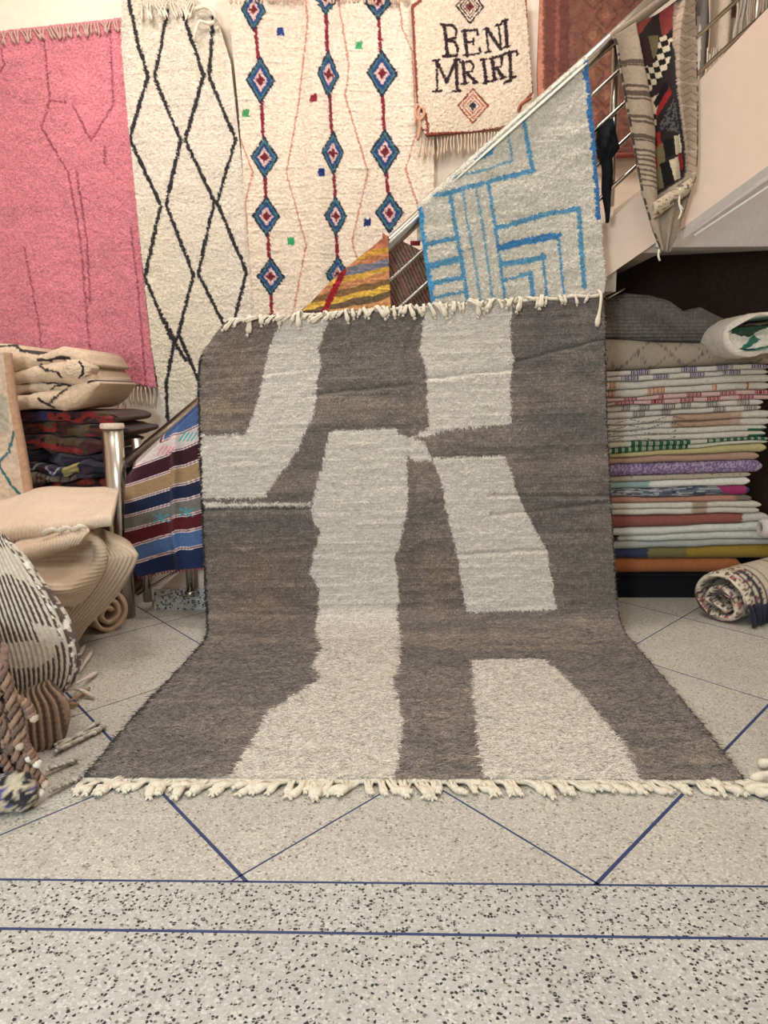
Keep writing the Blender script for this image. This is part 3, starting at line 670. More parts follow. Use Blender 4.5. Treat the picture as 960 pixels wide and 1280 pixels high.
fold = .030 * np.exp(-((Uc - .60 + .10 * (Vc - .4)) / .05) ** 2) + .022 * np.sin(Uc * 7 + Vc * 2) * (.3 + Vc) + .03 * np.exp(-((Uc - .12) / .08) ** 2) * (1 - Vc)
P = P - np.array([0, 1, 0]) * (fold * np.clip(Vc * 6, 0, 1))[..., None]
PP, k = over_rail(P, .10); CC = np.concatenate([np.repeat(C[:1], k, 0), C], 0)
grid_solid('cloth', PP, np.concatenate([np.zeros((k, 3)), np.tile([0, .008, 0], (len(P), 1))], 0), M_WEAVE, t, CC, back=3)
fringe('fringe', [P[-1, j] for j in range(2, 130, 5)], (.1, 0, -1), .014, .0035, mat_wool('crimson_yarn', 200, .5, .003, base=rgb(150, 50, 76)), t, .5, knot=False)['kind'] = 'stuff'

# ---- patchwork kilim hanging from the upper rail
Y = 3.815
t = thing('kilim', 'folded patchwork kilim with checkered centre and taupe striped sides on upper railing', 'rug', tuple(at(825, 318, Y)))
rk = lambda q: pl(q, Y, 1 / 3.0, 640, 0)
P = hang([(764, 48), (769, 60), (774, 95), (783, 145), (792, 200), (800, 245), (812, 290), (822, 316)], [(868, -12), (869, 60), (869, 130), (867, 200), (864, 228), (858, 240), (842, 292), (831, 318)], Y, 160, 290); X, Z = wallpat(P)
p = Pat(X, Z, rgb(150, 132, 114), .002, .012, 91)
for y0, w in ((245, .018), (258, .008), (335, .012), (362, .022), (382, .008), (448, .012), (466, .010), (520, .018), (534, .007), (572, .010), (590, .008), (606, .009), (626, .008), (644, .008), (662, .008), (680, .008), (700, .006)):
    p.line(rk([(380, y0 + 4), (430, y0 - 8), (480, y0 + 2), (540, y0 + 22)]), w, rgb(84, 68, 58))
center = [(455, 40), (500, -30), (640, -30), (612, 110), (603, 200), (606, 350), (625, 470), (650, 640), (640, 670), (535, 740), (528, 600), (530, 480), (500, 310), (470, 140)]
p.poly(rk(center), rgb(44, 34, 34))
BK, CRM, RD, OL = rgb(26, 22, 24), rgb(206, 188, 160), rgb(150, 40, 40), rgb(112, 100, 70)
for q, c in [([(505, -30), (560, -30), (530, 60), (478, 130), (468, 110)], rgb(138, 62, 54)), ([(565, -30), (640, -30), (612, 90), (572, 138), (560, 60)], rgb(132, 58, 54)),
             ([(512, 130), (555, 120), (560, 170), (525, 240)], OL), ([(468, 135), (515, 128), (540, 225), (492, 250)], rgb(54, 26, 28)), ([(505, 380), (560, 340), (548, 420), (520, 440)], CRM),
             ([(530, 440), (590, 320), (600, 350), (545, 440)], RD), ([(535, 380), (580, 300), (590, 330), (545, 400)], BK), ([(548, 480), (608, 365), (626, 500)], rgb(92, 88, 86)),
             ([(528, 500), (560, 490), (565, 540), (535, 560)], RD), ([(540, 560), (572, 525), (578, 610), (545, 640)], OL), ([(568, 525), (605, 515), (612, 578), (578, 590)], BK), ([(605, 512), (632, 505), (638, 570), (612, 582)], CRM),
             ([(530, 590), (546, 580), (552, 640), (530, 650)], RD), ([(618, 582), (646, 574), (650, 630), (632, 640)], RD), ([(556, 612), (590, 600), (606, 690), (570, 700)], BK), ([(588, 602), (622, 588), (634, 665), (606, 680)], CRM), ([(535, 640), (560, 620), (572, 700), (540, 718)], OL)]: p.poly(rk(q), c)
ck = p.mask(rk([(490, 255), (545, 225), (560, 130), (604, 120), (600, 200), (582, 265), (512, 352)])) | p.mask(rk([(515, 420), (545, 400), (548, 470), (526, 480)]))
px_, pz_ = .030, .026
par = (np.floor((X + .3 * Z) / px_) + np.floor((Z - .2 * X) / pz_)).astype(int) % 2 == 0
p.C[ck & par] = rgb(214, 196, 168); p.C[ck & ~par] = rgb(34, 26, 28)
sp = p.mask(rk([(548, 480), (608, 365), (626, 500)])) & (vn(X / .006, Z / .006, 93) > .1); p.C[sp] = rgb(40, 36, 38)
p.line(rk([(455, 40), (472, 150), (500, 310), (530, 470), (545, 540)]), .012, BK); p.line(rk([(600, 160), (608, 350), (640, 560), (650, 640)]), .012, BK)
rt = p.mask(rk([(612, -30), (690, -30), (690, 300), (680, 690), (650, 650), (640, 560), (608, 350), (602, 160)]))
zz = np.abs(((X * 22) % 2) - 1) * .03; lz = ((Z + zz) / .034) % 1
p.C[rt] = rgb(158, 136, 118); p.C[rt & (lz < .18)] = rgb(128, 108, 92); p.C[rt & (((Z / .098) % 1) < .06)] = rgb(182, 162, 142)
Uc = np.linspace(0, 1, 160)[None, :] + 0 * X; Vc = np.linspace(0, 1, 290)[:, None] + 0 * X
p.C[(Uc < .02) & (vn(Z / .012, X * 0, 94) > -.1)] = rgb(60, 50, 44); p.C[(Uc > .985) & (vn(Z / .012, X * 0, 95) > -.1)] = rgb(60, 50, 44)
p.C *= (1 + .10 * vn(X / .01, Z / .004, 96) + .06 * vn(X / .1, Z / .08, 97))[..., None]
deep = np.zeros(X.shape); deep[p.mask(rk(center))] = 1
for _ in range(10):
    deep[1:-1, 1:-1] = (deep[:-2, 1:-1] + deep[2:, 1:-1] + deep[1:-1, :-2] + deep[1:-1, 2:] + deep[1:-1, 1:-1]) / 5
P = P + np.array([0, 1, 0]) * (.050 * deep - .03 * Vc + .012 * np.sin(Uc * 14 + Vc * 3) - .03)[..., None]
rows = []
for q in (0, 1): pass
grid_solid('cloth', P, (0, .016, 0), M_WEAVE, t, p.C, back=4)
Ph = hang([(818, 252), (819, 262), (820, 272)], [(864, 222), (865, 230), (860, 243)], Y - .09, 40, 14)
C = np.empty(Ph.shape); C[:] = rgb(176, 158, 134); C[(vn(Ph[..., 0] / .012, Ph[..., 2] / .006, 98) > .5)] = rgb(96, 80, 70)
Ph = Ph - np.array([0, 1, 0]) * (.02 * np.sin(np.linspace(0, PI, 14)))[:, None, None]
grid_solid('turned_hem', Ph, (0, .05, 0), M_WEAVE, t, C)
b = MB(); b.tube(smooth_curve([at(850, 236, Y - .10), at(849, 255, Y - .11), at(852, 264, Y - .11), at(848, 274, Y - .11)], 9), .005, 5); b.tube(smooth_curve([at(850, 256, Y - .11), at(854, 262, Y - .11)], 4), .004, 5); b.build('thread', M_CORD, t, True)
b = MB(); b.tube(smooth_curve([at(824, 312, Y - .09), at(823, 320, Y - .09), at(825, 326, Y - .09)], 7), .005, 5); b.build('thread', M_CORD, t, True)
b = MB(); b.tube([at(766, 46, 3.83), at(800, 22, 3.83), at(868, -30, 3.83)], .02, 8, rgb(130, 112, 96)); b.build('fold_over_rail', M_CORDV, t, True)

# ---- black cloth bag on the rail
t = thing('bag', 'crumpled black cloth bag hanging on the railing beside the maze rug', 'bag', tuple(at(766, 275, 3.86)))
P = hang([(750, 158), (747, 175), (750, 195), (757, 205)], [(766, 146), (770, 160), (775, 185), (764, 200)], 3.86, 30, 30)
u, v = np.meshgrid(np.linspace(0, 1, 30), np.linspace(0, 1, 30)); P = P - np.array([0, 1, 0]) * (.05 * np.sin(PI * u) ** .7 * np.sin(PI * v) ** .7 + .015 * vn(u * 5, v * 5, 5))[..., None]
grid_solid('body', P, (0, .05, 0), M_BLACK, t)
P = hang([(752, 195), (754, 240), (758, 278)], [(765, 195), (766, 225), (761, 278)], 3.87, 12, 30); u, v = np.meshgrid(np.linspace(0, 1, 12), np.linspace(0, 1, 30))
P = P - np.array([0, 1, 0]) * (.02 * np.sin(PI * u) + .01 * np.sin(v * 9))[..., None]; grid_solid('strap', P, (0, .02, 0), M_BLACK, t)

# ------------------------------------------------------------------ the large brown and white rug, held up and running out on the floor
EL = [[-.756, 3.8, 1.494], [-.842, 3.79, 1.392], [-.897, 3.775, 1.278], [-.896, 3.74, .964], [-.888, 3.7, .538], [-.88, 3.66, .166], [-.867, 3.615, .060], [-.836, 3.444, .025], [-.843, 3.174, .025], [-.876, 2.754, .025], [-.892, 2.446, .025], [-.899, 2.147, .025]]
ER = [[1.055, 3.8, 1.614], [1.061, 3.79, 1.497], [1.068, 3.775, 1.346], [1.085, 3.74, 1.003], [1.116, 3.7, .577], [1.142, 3.66, .194], [1.151, 3.615, .070], [1.145, 3.468, .025], [1.136, 3.205, .025], [1.118, 2.785, .025], [1.095, 2.452, .025], [1.072, 2.133, .025]]
main = thing('rug', 'large grey-brown wool rug with white abstract shapes, upright behind and spread on the floor', 'rug', (.1, 3.0, 0))
NU, NV = 400, 600
l = smooth_curve(EL, NV); r = smooth_curve(ER, NV); u = np.linspace(0, 1, NU)[None, :, None]
P = l[:, None] * (1 - u) + r[:, None] * u
P[..., 2] = np.maximum(P[..., 2], .024)
S = (np.linspace(0, 1, NU)[None, :] + np.zeros((NV, 1))); T = np.linspace(0, 3.012, NV)[:, None] + np.zeros((1, NU)); SM = S * 2.0
wallness = np.clip((1.72 - T) / .2, 0, 1)
CW, CD = rgb(232, 222, 208), rgb(112, 100, 90)
p = Pat(S, T, CD); p.A = S + .0022 * vn(SM / .02, T / .008, 101) + .0022 * vn(SM / .06, T / .03, 102); p.B = T + .005 * vn(SM / .012, T / .03, 103)
base = np.array([rgb(124, 112, 102), rgb(147, 132, 118), rgb(114, 106, 100), rgb(138, 125, 114), rgb(158, 139, 121)])
ab = (vn(SM / 1.3 + 3, T / .16, 104) * .50 + vn(SM / .35, T / .05, 105) * .22 + vn(SM / .10, T / .04, 121) * .22 + 1) / 2 * 4
ai = np.clip(ab.astype(int), 0, 3); af = np.clip(ab - ai, 0, 1)[..., None]; p.C = base[ai] * (1 - af) + base[ai + 1] * af
warm = np.clip(1 - np.abs(S - .13) / .16, 0, 1) * np.clip((T - 1.08) / .12, 0, 1) * np.clip((1.75 - T) / .2, 0, 1) + .8 * np.clip(1 - np.abs(S - .08) / .12, 0, 1) * np.clip((.6 - T) / .1, 0, 1) + .7 * np.clip(1 - np.abs(S - .56) / .1, 0, 1) * np.clip(1 - np.abs(T - 1.35) / .25, 0, 1)
cool = np.clip((S - .76) / .06, 0, 1) * np.clip((1.2 - T) / .1, 0, 1) + np.clip(1 - np.abs(T - 1.04) / .05, 0, 1) * (S < .3) + .7 * np.clip(1 - np.abs(S - .08) / .1, 0, 1) * np.clip((T - 2.7) / .2, 0, 1)
p.C *= 1 + warm[..., None] * np.array([.14, .0, -.14]) + cool[..., None] * np.array([-.13, -.12, -.08])
white = np.zeros(S.shape, bool)
SHAPES = [
 [(.1445, -.1), (.2697, -.1), (.2832, .095), (.3006, .282), (.2794, .516), (.237, .691), (.2004, .786), (.1484, .913), (-.02, .909), (-.02, .599), (.1156, .599), (.1464, .433), (.1696, .234)],
 [(-.02, .925), (.2659, .941), (.2678, .96), (.1522, .952), (.0925, .956), (-.02, .949)],
 [(.3198, .599), (.3738, .591), (.4759, .591), (.4913, .623), (.5048, .667), (.5029, .758), (.5048, .913), (.4913, 1.032), (.4817, 1.151), (.4624, 1.226), (.4721, 1.385), (.4605, 1.504), (.4586, 1.734), (.4624, 2.052), (.4509, 2.234), (.4798, 2.611), (.4778, 2.794), (.4701, 3.1), (.2158, 3.1), (.2254, 2.905), (.2312, 2.734), (.2331, 2.536), (.264, 2.413), (.3044, 2.211), (.2717, 2.068), (.2794, 1.818), (.2543, 1.627), (.2717, 1.48), (.2775, 1.381), (.2563, 1.282), (.2678, 1.183), (.2852, 1.095), (.264, .984), (.2813, .865), (.3025, .714)],
 [(.4721, .603), (.5145, .639), (.5491, .655), (.5665, .75), (.5202, .75), (.499, .718)],
 [(.5222, -.1), (.7572, -.1), (.7611, .131), (.7726, .274), (.7649, .385), (.7649, .587), (.6089, .607), (.5491, .639), (.5145, .639), (.5626, .591), (.5607, .337), (.5414, .222)],
 [(.5665, .738), (.7457, .738), (.7669, .893), (.8015, 1.064), (.8362, 1.203), (.8516, 1.492), (.7418, 1.492), (.6301, 1.5), (.6224, 1.31), (.6146, 1.195), (.5954, .996), (.5838, .841)],
 [(.6146, 2.008), (.7052, 1.992), (.7746, 2.004), (.8112, 2.33), (.8343, 2.647), (.8459, 2.822), (.8401, 3.1), (.605, 3.1), (.6069, 2.738), (.6069, 2.401)]]
for s_ in SHAPES: white |= p.mask(s_)
p.C[white] = CW
wv = (1 + .05 * vn(SM / .5, T / .02, 106)); p.C[white] *= wv[white][:, None]
p.C *= (1 + (.17 - .05 * white) * vn(SM / .022, T / .006, 107) + .09 * vn(SM / .007, T / .007, 108) + .05 * vn(SM / .09, T / .05, 110))[..., None]
edge_dark = ((S < .0045 + .002 * vn(T / .01, S * 0, 109)) | (S > .9965)) & (T > .2); p.C[edge_dark] = rgb(42, 36, 34)
N = normals(P)
h = .0036 * (vn(SM / .016, T / .0065, 111) * .55 + vn(SM / .008, T / .005, 112) * .45) + .0012 * vn(SM / .05, T / .018, 113)
h += wallness * .0060 * np.maximum(0, vn(SM / .20, T / .013, 114)) ** 2 - wallness * .010 * np.maximum(0, vn(SM / .30, T / .012, 115) - .55)
h += (1 - wallness) * (.0035 * vn(SM / .05, T / .035, 116) + .0035 * vn(SM / .020, T / .014, 117))
def crease(t0, t1, s0, s1, d, w=.008):
    tl = t0 + (t1 - t0) * np.clip((S - s0) / (s1 - s0 + 1e-9), 0, 1)
    return -d * np.exp(-((T - tl - .004 * vn(S * 30, T * 0, 118)) / w) ** 2) * ((S > s0) & (S < s1))
h += crease(.965, .972, 0, .27, .020) + crease(.29, .20, .78, 1.0, .020) + crease(.33, .30, .02, .26, .006) + crease(.93, .95, .7, 1.0, .018) + crease(.42, .38, .28, .53, .014) + crease(.36, .33, .55, .78, .014) + crease(1.03, .98, .70, .99, .016) + crease(1.22, 1.20, .6, .84, .014)
h -= .011 * np.exp(-((S - .515 - .006 * vn(T / .08, S * 0, 119)) / .010) ** 2) * np.clip(1.55 - T, 0, .35) / .35
soft = .016 * np.sin(S * 5.2 + .6) * np.sin(np.clip(T / 1.6, 0, 1) * PI) * wallness + .008 * vn(S * 4, T * 3, 120) * wallness
PM = P + N * (h + soft)[..., None]
o = grid_solid('pile', PM, -N[:, 0] * .014 , M_PILE_MAIN, main, p.C)
NM = normals(PM); NM = NM * .5 + N * .5; NM /= np.linalg.norm(NM, axis=2)[..., None]
iw = int(NV * 1.66 / 3.012)
V1, C1 = tufts(PM[:iw + 1], NM[:iw + 1], p.C[:iw + 1], 160000, .015, .0042, .9, 511, 15 / 3012 * NV, .24, .7, cmin=.80, cvar=.84)
V2, C2 = tufts(PM[iw:], NM[iw:], p.C[iw:], 145000, .021, .0042, .6, 512, None, .11, .9, cmin=.92, cvar=.80)
V2[:, 2] = np.maximum(V2[:, 2], .004)
add_tufts(o, np.vstack([V1, V2]), np.vstack([C1, C2]))
# front tassels, one object each, six shapes shared
def tassel_mesh(k):
    rnd = random.Random(100 + k); b = MB(); ln = rnd.uniform(.058, .078)
    bend = rnd.uniform(-.018, .018)
    def path(o, f): return [np.array([o * (1 - t * .7) + bend * math.sin(t * PI) * f, -ln * t, .007 + .004 * math.sin(t * 6 + k)]) for t in np.linspace(0, 1, 8)]
    b.tube(path(-.0055, 1), [.0046, .0046, .0048, .0052, .007, .0095, .0105, .007], 6)
    b.tube(path(.0055, .8), [.0046, .0046, .0048, .0052, .007, .0095, .0098, .0068], 6)
    e = path(0, 1)[-1]
    for j in range(5):
        a = rnd.uniform(-1.1, 1.1); b.tube([e, e + np.array([math.sin(a) * .008, -.006, 0]), e + np.array([math.sin(a) * .014, -math.cos(a) * .014, -.003])], [.0045, .004, .002], 4)
    V = np.vstack(b.V); me = bpy.data.meshes.new('tassel'); me.from_pydata([tuple(v) for v in V], [], b.F); me.materials.append(M_CORD)
    me.polygons.foreach_set('use_smooth', [True] * len(me.polygons)); return me
TM = [tassel_mesh(k) for k in range(7)]
off = np.array(main.location)
b = MB(); b.tube([np.array(EL[-1]) * (1 - k) + np.array(ER[-1]) * k + np.array([0, -.002, -.012 + .002 * math.sin(k * 90)]) for k in np.linspace(0, 1, 60)], .008, 6); b.build('edge_cord', M_CORD, main, True)
b = MB(); b.tube([np.array(EL[0]) * (1 - k) + np.array(ER[0]) * k + np.array([0, .004, .002 + .004 * math.sin(k * 70)]) for k in np.linspace(0.005, .995, 60)], .008, 6); b.build('edge_cord', M_CORD, main, True)
xs = np.linspace(0.004, .996, 92)
for i, s_ in enumerate(xs):
    q = np.array(EL[-1]) * (1 - s_) + np.array(ER[-1]) * s_; q[1] += .006; q[2] = .004
    o = bpy.data.objects.new('tassel', TM[random.randrange(7)]); COL.objects.link(o); o.parent = main
    o.location = q - off; ang = (-.45 if s_ < .42 else .75 if s_ > .55 else .2) + random.uniform(-.55, .55)
    o.rotation_euler = (0, 0, ang); k = random.uniform(.95, 1.3); o.scale = (k, k, k)
# head tassels: over the top edge, hanging in front
def top_tassel_mesh(k):
    rnd = random.Random(300 + k); b = MB(); ln = rnd.uniform(.03, .065); sw = rnd.uniform(-.03, .03)
    pts = smooth_curve([(0, .012, -.010), (0, .004, .012), (sw * .2, -.014, .012), (sw * .6, -.024, -.008), (sw, -.024, -ln * .7), (sw * 1.2, -.021, -ln)], 12)
    b.tube(pts, [.0055] * 7 + [.006, .0075, .010, .010, .006], 6)
    b.tube(pts + np.array([.008, .0, .002]), [.0045] * 7 + [.005, .006, .009, .008, .005], 6)
    e = pts[-1]
    for j in range(4):
        a = rnd.uniform(-1, 1); b.tube([e, e + np.array([math.sin(a) * .012, -.003, -math.cos(a) * .016])], [.004, .002], 4)
    V = np.vstack(b.V); me = bpy.data.meshes.new('tassel'); me.from_pydata([tuple(v) for v in V], [], b.F); me.materials.append(M_CORD)
    me.polygons.foreach_set('use_smooth', [True] * len(me.polygons)); return me
TT_ = [top_tassel_mesh(k) for k in range(8)]
for i, s_ in enumerate(np.linspace(.01, .985, 64)):
    if s_ > .78 and random.random() < .6: continue
    q = np.array(EL[0]) * (1 - s_) + np.array(ER[0]) * s_; q[2] += .002; q[1] -= .008
    o = bpy.data.objects.new('tassel', TT_[random.randrange(8)]); COL.objects.link(o); o.parent = main
    o.location = q - off; o.rotation_euler = (0, (.5 if s_ < .3 else 0) + random.uniform(-.8, .8), random.uniform(-.5, .5)); k = random.uniform(.6, 1.15); o.scale = (k, k, k)
b = MB(); q = np.array(ER[0]) + np.array([-.03, -.03, .02]); b.tube(smooth_curve([q + (0, .02, 0), q + (.005, -.01, -.02), q + (.002, -.014, -.08), q + (-.01, -.012, -.17)], 12), [.007] * 8 + [.009, .013, .013, .008], 7); b.build('tassel', M_CORD, main, True)

# ------------------------------------------------------------------ folded blankets under the stair
YF = 4.2
pal = thing('platform', 'low black wooden platform under the stack of folded blankets', 'platform', (1.62, 4.5, 0))
b = MB(); b.box(1.06, 2.45, YF + .03, 4.78, .0, .13); b.build('box', M_BLACK, pal); b = MB(); b.box(1.04, 2.47, YF + .01, 4.80, .13, .143); b.build('top_board', M_BLACK, pal)
def zline(pts):
    q = np.array([at(x, y, YF)[[0, 2]] for x, y in pts]); return lambda x: np.interp(x, q[:, 0], q[:, 1]) + (x > q[-1, 0]) * 0
def zi(l, r): return zline([(740, 340 + (l + (l - r) * .17) / 4), (770, 340 + l / 4), (945, 340 + r / 4), (1010, 340 + (r - (l - r) * .1) / 4)])
ifc = [zline([(740, 378), (757, 373), (790, 363), (820, 366), (845, 373), (862, 386), (885, 381), (915, 396), (930, 405)]),
       zline([(740, 421), (770, 423), (850, 427), (915, 431), (945, 432), (1010, 433)]),
       zi(495, 460), zi(548, 512), zi(630, 587), zi(667, 640), zi(735, 692), zi(795, 764), zi(850, 822), zi(912, 856), zi(925, 900), zi(965, 940), zi(1025, 1002), zi(1055, 1028), zi(1090, 1062), zi(1130, 1119), zi(1160, 1148), zi(1215, 1206), zi(1283, 1253), zi(1317, 1296), zi(1352, 1338), zi(1396, 1362), zi(1437, 1436), zi(1512, 1510)]
def wavy(f, k): return lambda x: f(x) + .0045 * vn(x / .19, np.full(np.shape(x), k * 3.7), 601) + .0022 * vn(x / .06, np.full(np.shape(x), k * 5.1), 602)
ifc = [ifc[0]] + [wavy(f, k) for k, f in enumerate(ifc[1:-1])] + [ifc[-1]]
WH, GW = rgb(206, 200, 186), rgb(186, 186, 180)
def px2x(px): return at(px, 560, YF)[0]
def dashes(base, dash, segs, lo=.12, hi=1.0, fine=.0105):
    """dashed bands: groups of short woven bars between the given photo columns"""
    def f(x, th, layer):
        C = np.empty(x.shape + (3,)); C[:] = base
        for a, b_, ly in segs:
            if ly in (layer, -1):
                M = (x > px2x(a)) & (x < px2x(b_)) & (((x / fine) % 1) < .62) & (th > lo) & (th < hi); C[M] = dash
        return C
    return f
def plain(c, v=.06):
    return lambda x, th, layer: np.array(c) * (1 + v * vn(x / .05, th * 3, 7) + v * vn(x / .008, th * 8, 8))[..., None]
def segs(cols):
    """(px, colour) colour changes along the length"""
    def f(x, th, layer):
        C = np.empty(x.shape + (3,)); C[:] = cols[0][1]
        for a, c in cols[1:]: C[x + .012 * vn(x * 0 + th * 9, th * 0, 4) > px2x(a)] = c
        return C * (1 + .06 * vn(x / .006, th * 6, 9))[..., None]
    return f
def denim(x, th, layer):
    C = np.empty(x.shape + (3,)); C[:] = rgb(92, 98, 110); C[vn(x / .05, th * 14 + x * 3, 5) > .12] = rgb(168, 168, 168); C[vn(x / .04, th * 10 + x * 2, 6) > .5] = rgb(52, 60, 84)
    C[x > px2x(902) + .05 * (1 - th)] = rgb(146, 48, 94); C[x > px2x(938)] = rgb(48, 52, 84); return C
def diamonds(x, th, layer):
    C = np.empty(x.shape + (3,)); C[:] = rgb(156, 142, 124); k = np.abs(((x * 5.5) % 2) - 1); C[(np.abs(k - th * .9) < .05) & (vn(x / .006, th * 9, 4) > -.2)] = rgb(104, 92, 82); C[(np.abs(1 - k - th * .9) < .04) & (vn(x / .006, th * 9, 5) > 0)] = rgb(112, 100, 88)
    return C * (1 + .08 * vn(x / .2, th * 2, 6))[..., None]
def chevron(x, th, layer):
    C = segs([(0, WH), (838, rgb(176, 146, 124)), (912, rgb(186, 160, 142)), (925, WH)])(x, th, layer)
    k = np.abs(((x * 9) % 2) - 1); C[(np.abs(k - th) < .10) & (vn(x / .005, th * 8, 3) > 0) & (x < px2x(868))] = rgb(50, 44, 46); return C
def greens(x, th, layer):
    G = rgb(38, 88, 60); C = np.empty(x.shape + (3,)); C[:] = rgb(196, 194, 174)
    for a, b_, ly in ((788, 862, 0), (884, 960, 0), (765, 860, 1), (905, 950, 0)): C[(x > px2x(a)) & (x < px2x(b_)) & (ly == layer) & (((x / .009) % 1) < .75)] = G
    return C
def knit(x, th, layer): return np.array(rgb(112, 106, 102)) * (1 + .30 * vn(x / .005, th * 26, 5) + .16 * np.sin(th * 60 + x * 9))[..., None]
def dots(x, th, layer):
    C = np.empty(x.shape + (3,)); C[:] = WH; k = np.abs(((x * 6) % 2) - 1); C[(np.abs(k - th) < .10) & (vn(x / .005, th * 9, 3) > .1) & (x < px2x(845))] = rgb(44, 40, 44); C[(x > px2x(935)) & (th < .5)] = rgb(44, 110, 74); return C
DATA = [
 ('thick charcoal knit blanket folded on top of the stack under the stairs', knit, 1, 925, .05),
 ('taupe blanket with faint diamond stitching, second from the top of the stack', diamonds, 1, 962, .02),
 ('ivory blanket with purple woven dashes, near the top of the stack under the stairs', dashes(WH, rgb(84, 62, 116), [(784, 808, 0), (846, 866, 0), (888, 908, 0), (930, 952, 0), (772, 794, 1), (812, 832, 1), (856, 876, 1), (898, 920, 1)]), 2, 953, 0),
 ('ivory blanket with orange dashes, folded between purple and red dashed blankets', dashes(WH, rgb(178, 104, 52), [(806, 828, 1), (886, 893, 1), (930, 934, 1), (758, 768, -1)]), 2, 958, .01),
 ('pale pink blanket with crimson woven dashes in the stack', dashes(rgb(206, 172, 164), rgb(136, 30, 54), [(820, 826, 0), (855, 874, 0), (896, 916, 0), (938, 955, 0), (778, 794, 0), (766, 790, 1), (810, 828, 1), (846, 864, 1), (881, 898, 1), (920, 938, 1)]), 2, 964, 0),
 ('ivory blanket with grey checked dashes below the crimson dashed one', dashes(WH, rgb(112, 106, 104), [(776, 788, 0), (796, 810, 0), (826, 842, 0), (850, 862, 0), (880, 896, 0), (918, 934, 0), (790, 806, 1), (826, 838, 1), (890, 906, 1), (928, 944, 1)], 0), 2, 950, .012),
 ('cream and tan blanket with dark chevron stitches in the stack', chevron, 2, 962, .004),
 ('white blanket with small black stitched points above the green dashed blanket', dots, 2, 958, .01),
 ('cream blanket with dark green ribbed dashes in mid stack', greens, 2, 960, 0),
 ('thin pale yellow blanket directly under the green dashed one', plain(rgb(176, 164, 118)), 1, 958, .006),
 ('tan pink blanket between pale yellow and lilac blankets', plain(rgb(166, 134, 116)), 1, 950, .012),
 ('lilac tweed blanket in the middle of the stack', lambda x, th, layer: np.where((vn(x / .006, th * 8, 3) > .1)[..., None], np.array(rgb(174, 158, 180)), np.array(rgb(122, 98, 140))), 1, 954, .004),
 ('greige blanket with tiny dark specks below the lilac one', lambda x, th, layer: np.where((vn(x / .012, th * 5, 31) > .82)[..., None], np.array(rgb(70, 58, 52)), np.array(rgb(172, 160, 142))), 1, 943, .016),
 ('white blanket turning pale teal at its left end', segs([(0, rgb(140, 164, 162)), (816, rgb(212, 210, 200))]), 1, 942, .01),
 ('denim streaked blanket with a magenta right end', denim, 1, 942, .006),
 ('dusty rose flecked blanket under the denim streaked one', segs([(0, rgb(170, 124, 106)), (925, rgb(112, 100, 92))]), 1, 945, .014),
 ('ivory blanket folded in two thin layers above the brick red blanket', segs([(0, rgb(200, 196, 182)), (870, rgb(160, 140, 122)), (890, rgb(196, 190, 176))]), 2, 956, 0),
 ('brick red blanket with white right end, lower in the stack', segs([(0, rgb(140, 84, 76)), (936, rgb(196, 192, 184))]), 1, 970, .008),
 ('thick off-white blanket directly below the brick red one', plain(rgb(200, 202, 192)), 1, 1000, .0),
 ('off-white blanket with blackened left corner, below another off-white one', segs([(0, rgb(48, 44, 42)), (780, rgb(196, 198, 188))]), 1, 1000, .01),
 ('light grey blanket lying on the mustard blanket', plain(rgb(164, 166, 162)), 1, 1000, .004),
 ('mustard yellow blanket with navy and olive left part', segs([(0, rgb(52, 56, 84)), (818, rgb(112, 104, 66)), (868, rgb(142, 118, 48))]), 1, 1000, .0),
 ('rust orange blanket at the very bottom of the stack', segs([(0, rgb(156, 94, 56)), (936, rgb(196, 190, 178))]), 1, 938, .01)]
rib_m = M_WEAVE_X
x0 = 1.10
for i, (lab, cf, layers, rpx, back_) in enumerate(DATA):
    x1 = min(px2x(rpx) + .0, 2.42); nx = 240; xs_ = np.linspace(x0 + .02 * (i % 3), x1, nx); zt = ifc[i](xs_); zb = ifc[i + 1](xs_)
    amp = .003 * vn(xs_ / .12, xs_ * 0, i)
    root = thing('folded_blanket', lab, 'blanket', ((x0 + x1) / 2, 4.5, float(zb.mean())), 'folded blankets stacked under the stairs')
    for ly in range(layers):
        a = zt + (zb - zt) * ly / layers; bt = zt + (zb - zt) * (ly + 1) / layers
        hh_ = np.maximum(a - bt - .0016, .006); zm = (a + bt) / 2
        th = np.linspace(-PI / 2, PI / 2, 13); rr = np.minimum(hh_ / 2, .055) if i < 2 else np.minimum(hh_ / 2, .034)
        y0_ = YF + back_ + .006 * ly + .012 * vn(xs_ / .15, xs_ * 0 + ly, i + 40)
        Yc = y0_[:, None] + rr[:, None] * (1 - np.cos(th))[None]; Zc = zm[:, None] + hh_[:, None] / 2 * np.sin(th)[None]
        D = 4.76 - .0 * i
        Yc = np.concatenate([Yc, np.full((nx, 2), D)], 1); Zc = np.concatenate([Zc, (zm + hh_ / 2)[:, None], (zm - hh_ / 2)[:, None]], 1)
        Pb = np.stack([np.repeat(xs_[:, None], 15, 1), Yc, Zc], -1)
        end = np.clip((xs_ - x1 + .03) / .03, 0, 1) ** 2; cen = np.stack([xs_, np.full(nx, 4.5), zm], -1)[:, None]
        Pb[..., 2] = Pb[..., 2] * (1 - .55 * end)[:, None] + zm[:, None] * (.55 * end)[:, None]
        thn = np.concatenate([(np.sin(th) + 1) / 2, [1, 0]])[None] + np.zeros((nx, 1))
        C = cf(np.repeat(xs_[:, None], 15, 1), thn, ly)
        grid_closed('fold', Pb, M_KNIT if i == 0 else rib_m if 2 <= i <= 8 or i in (11,) else M_WEAVE, root, C)
t = thing('metal_stick', 'thin pale metal stick lying on the charcoal knit blanket', 'stick', tuple(at(770, 370, YF + .03)))
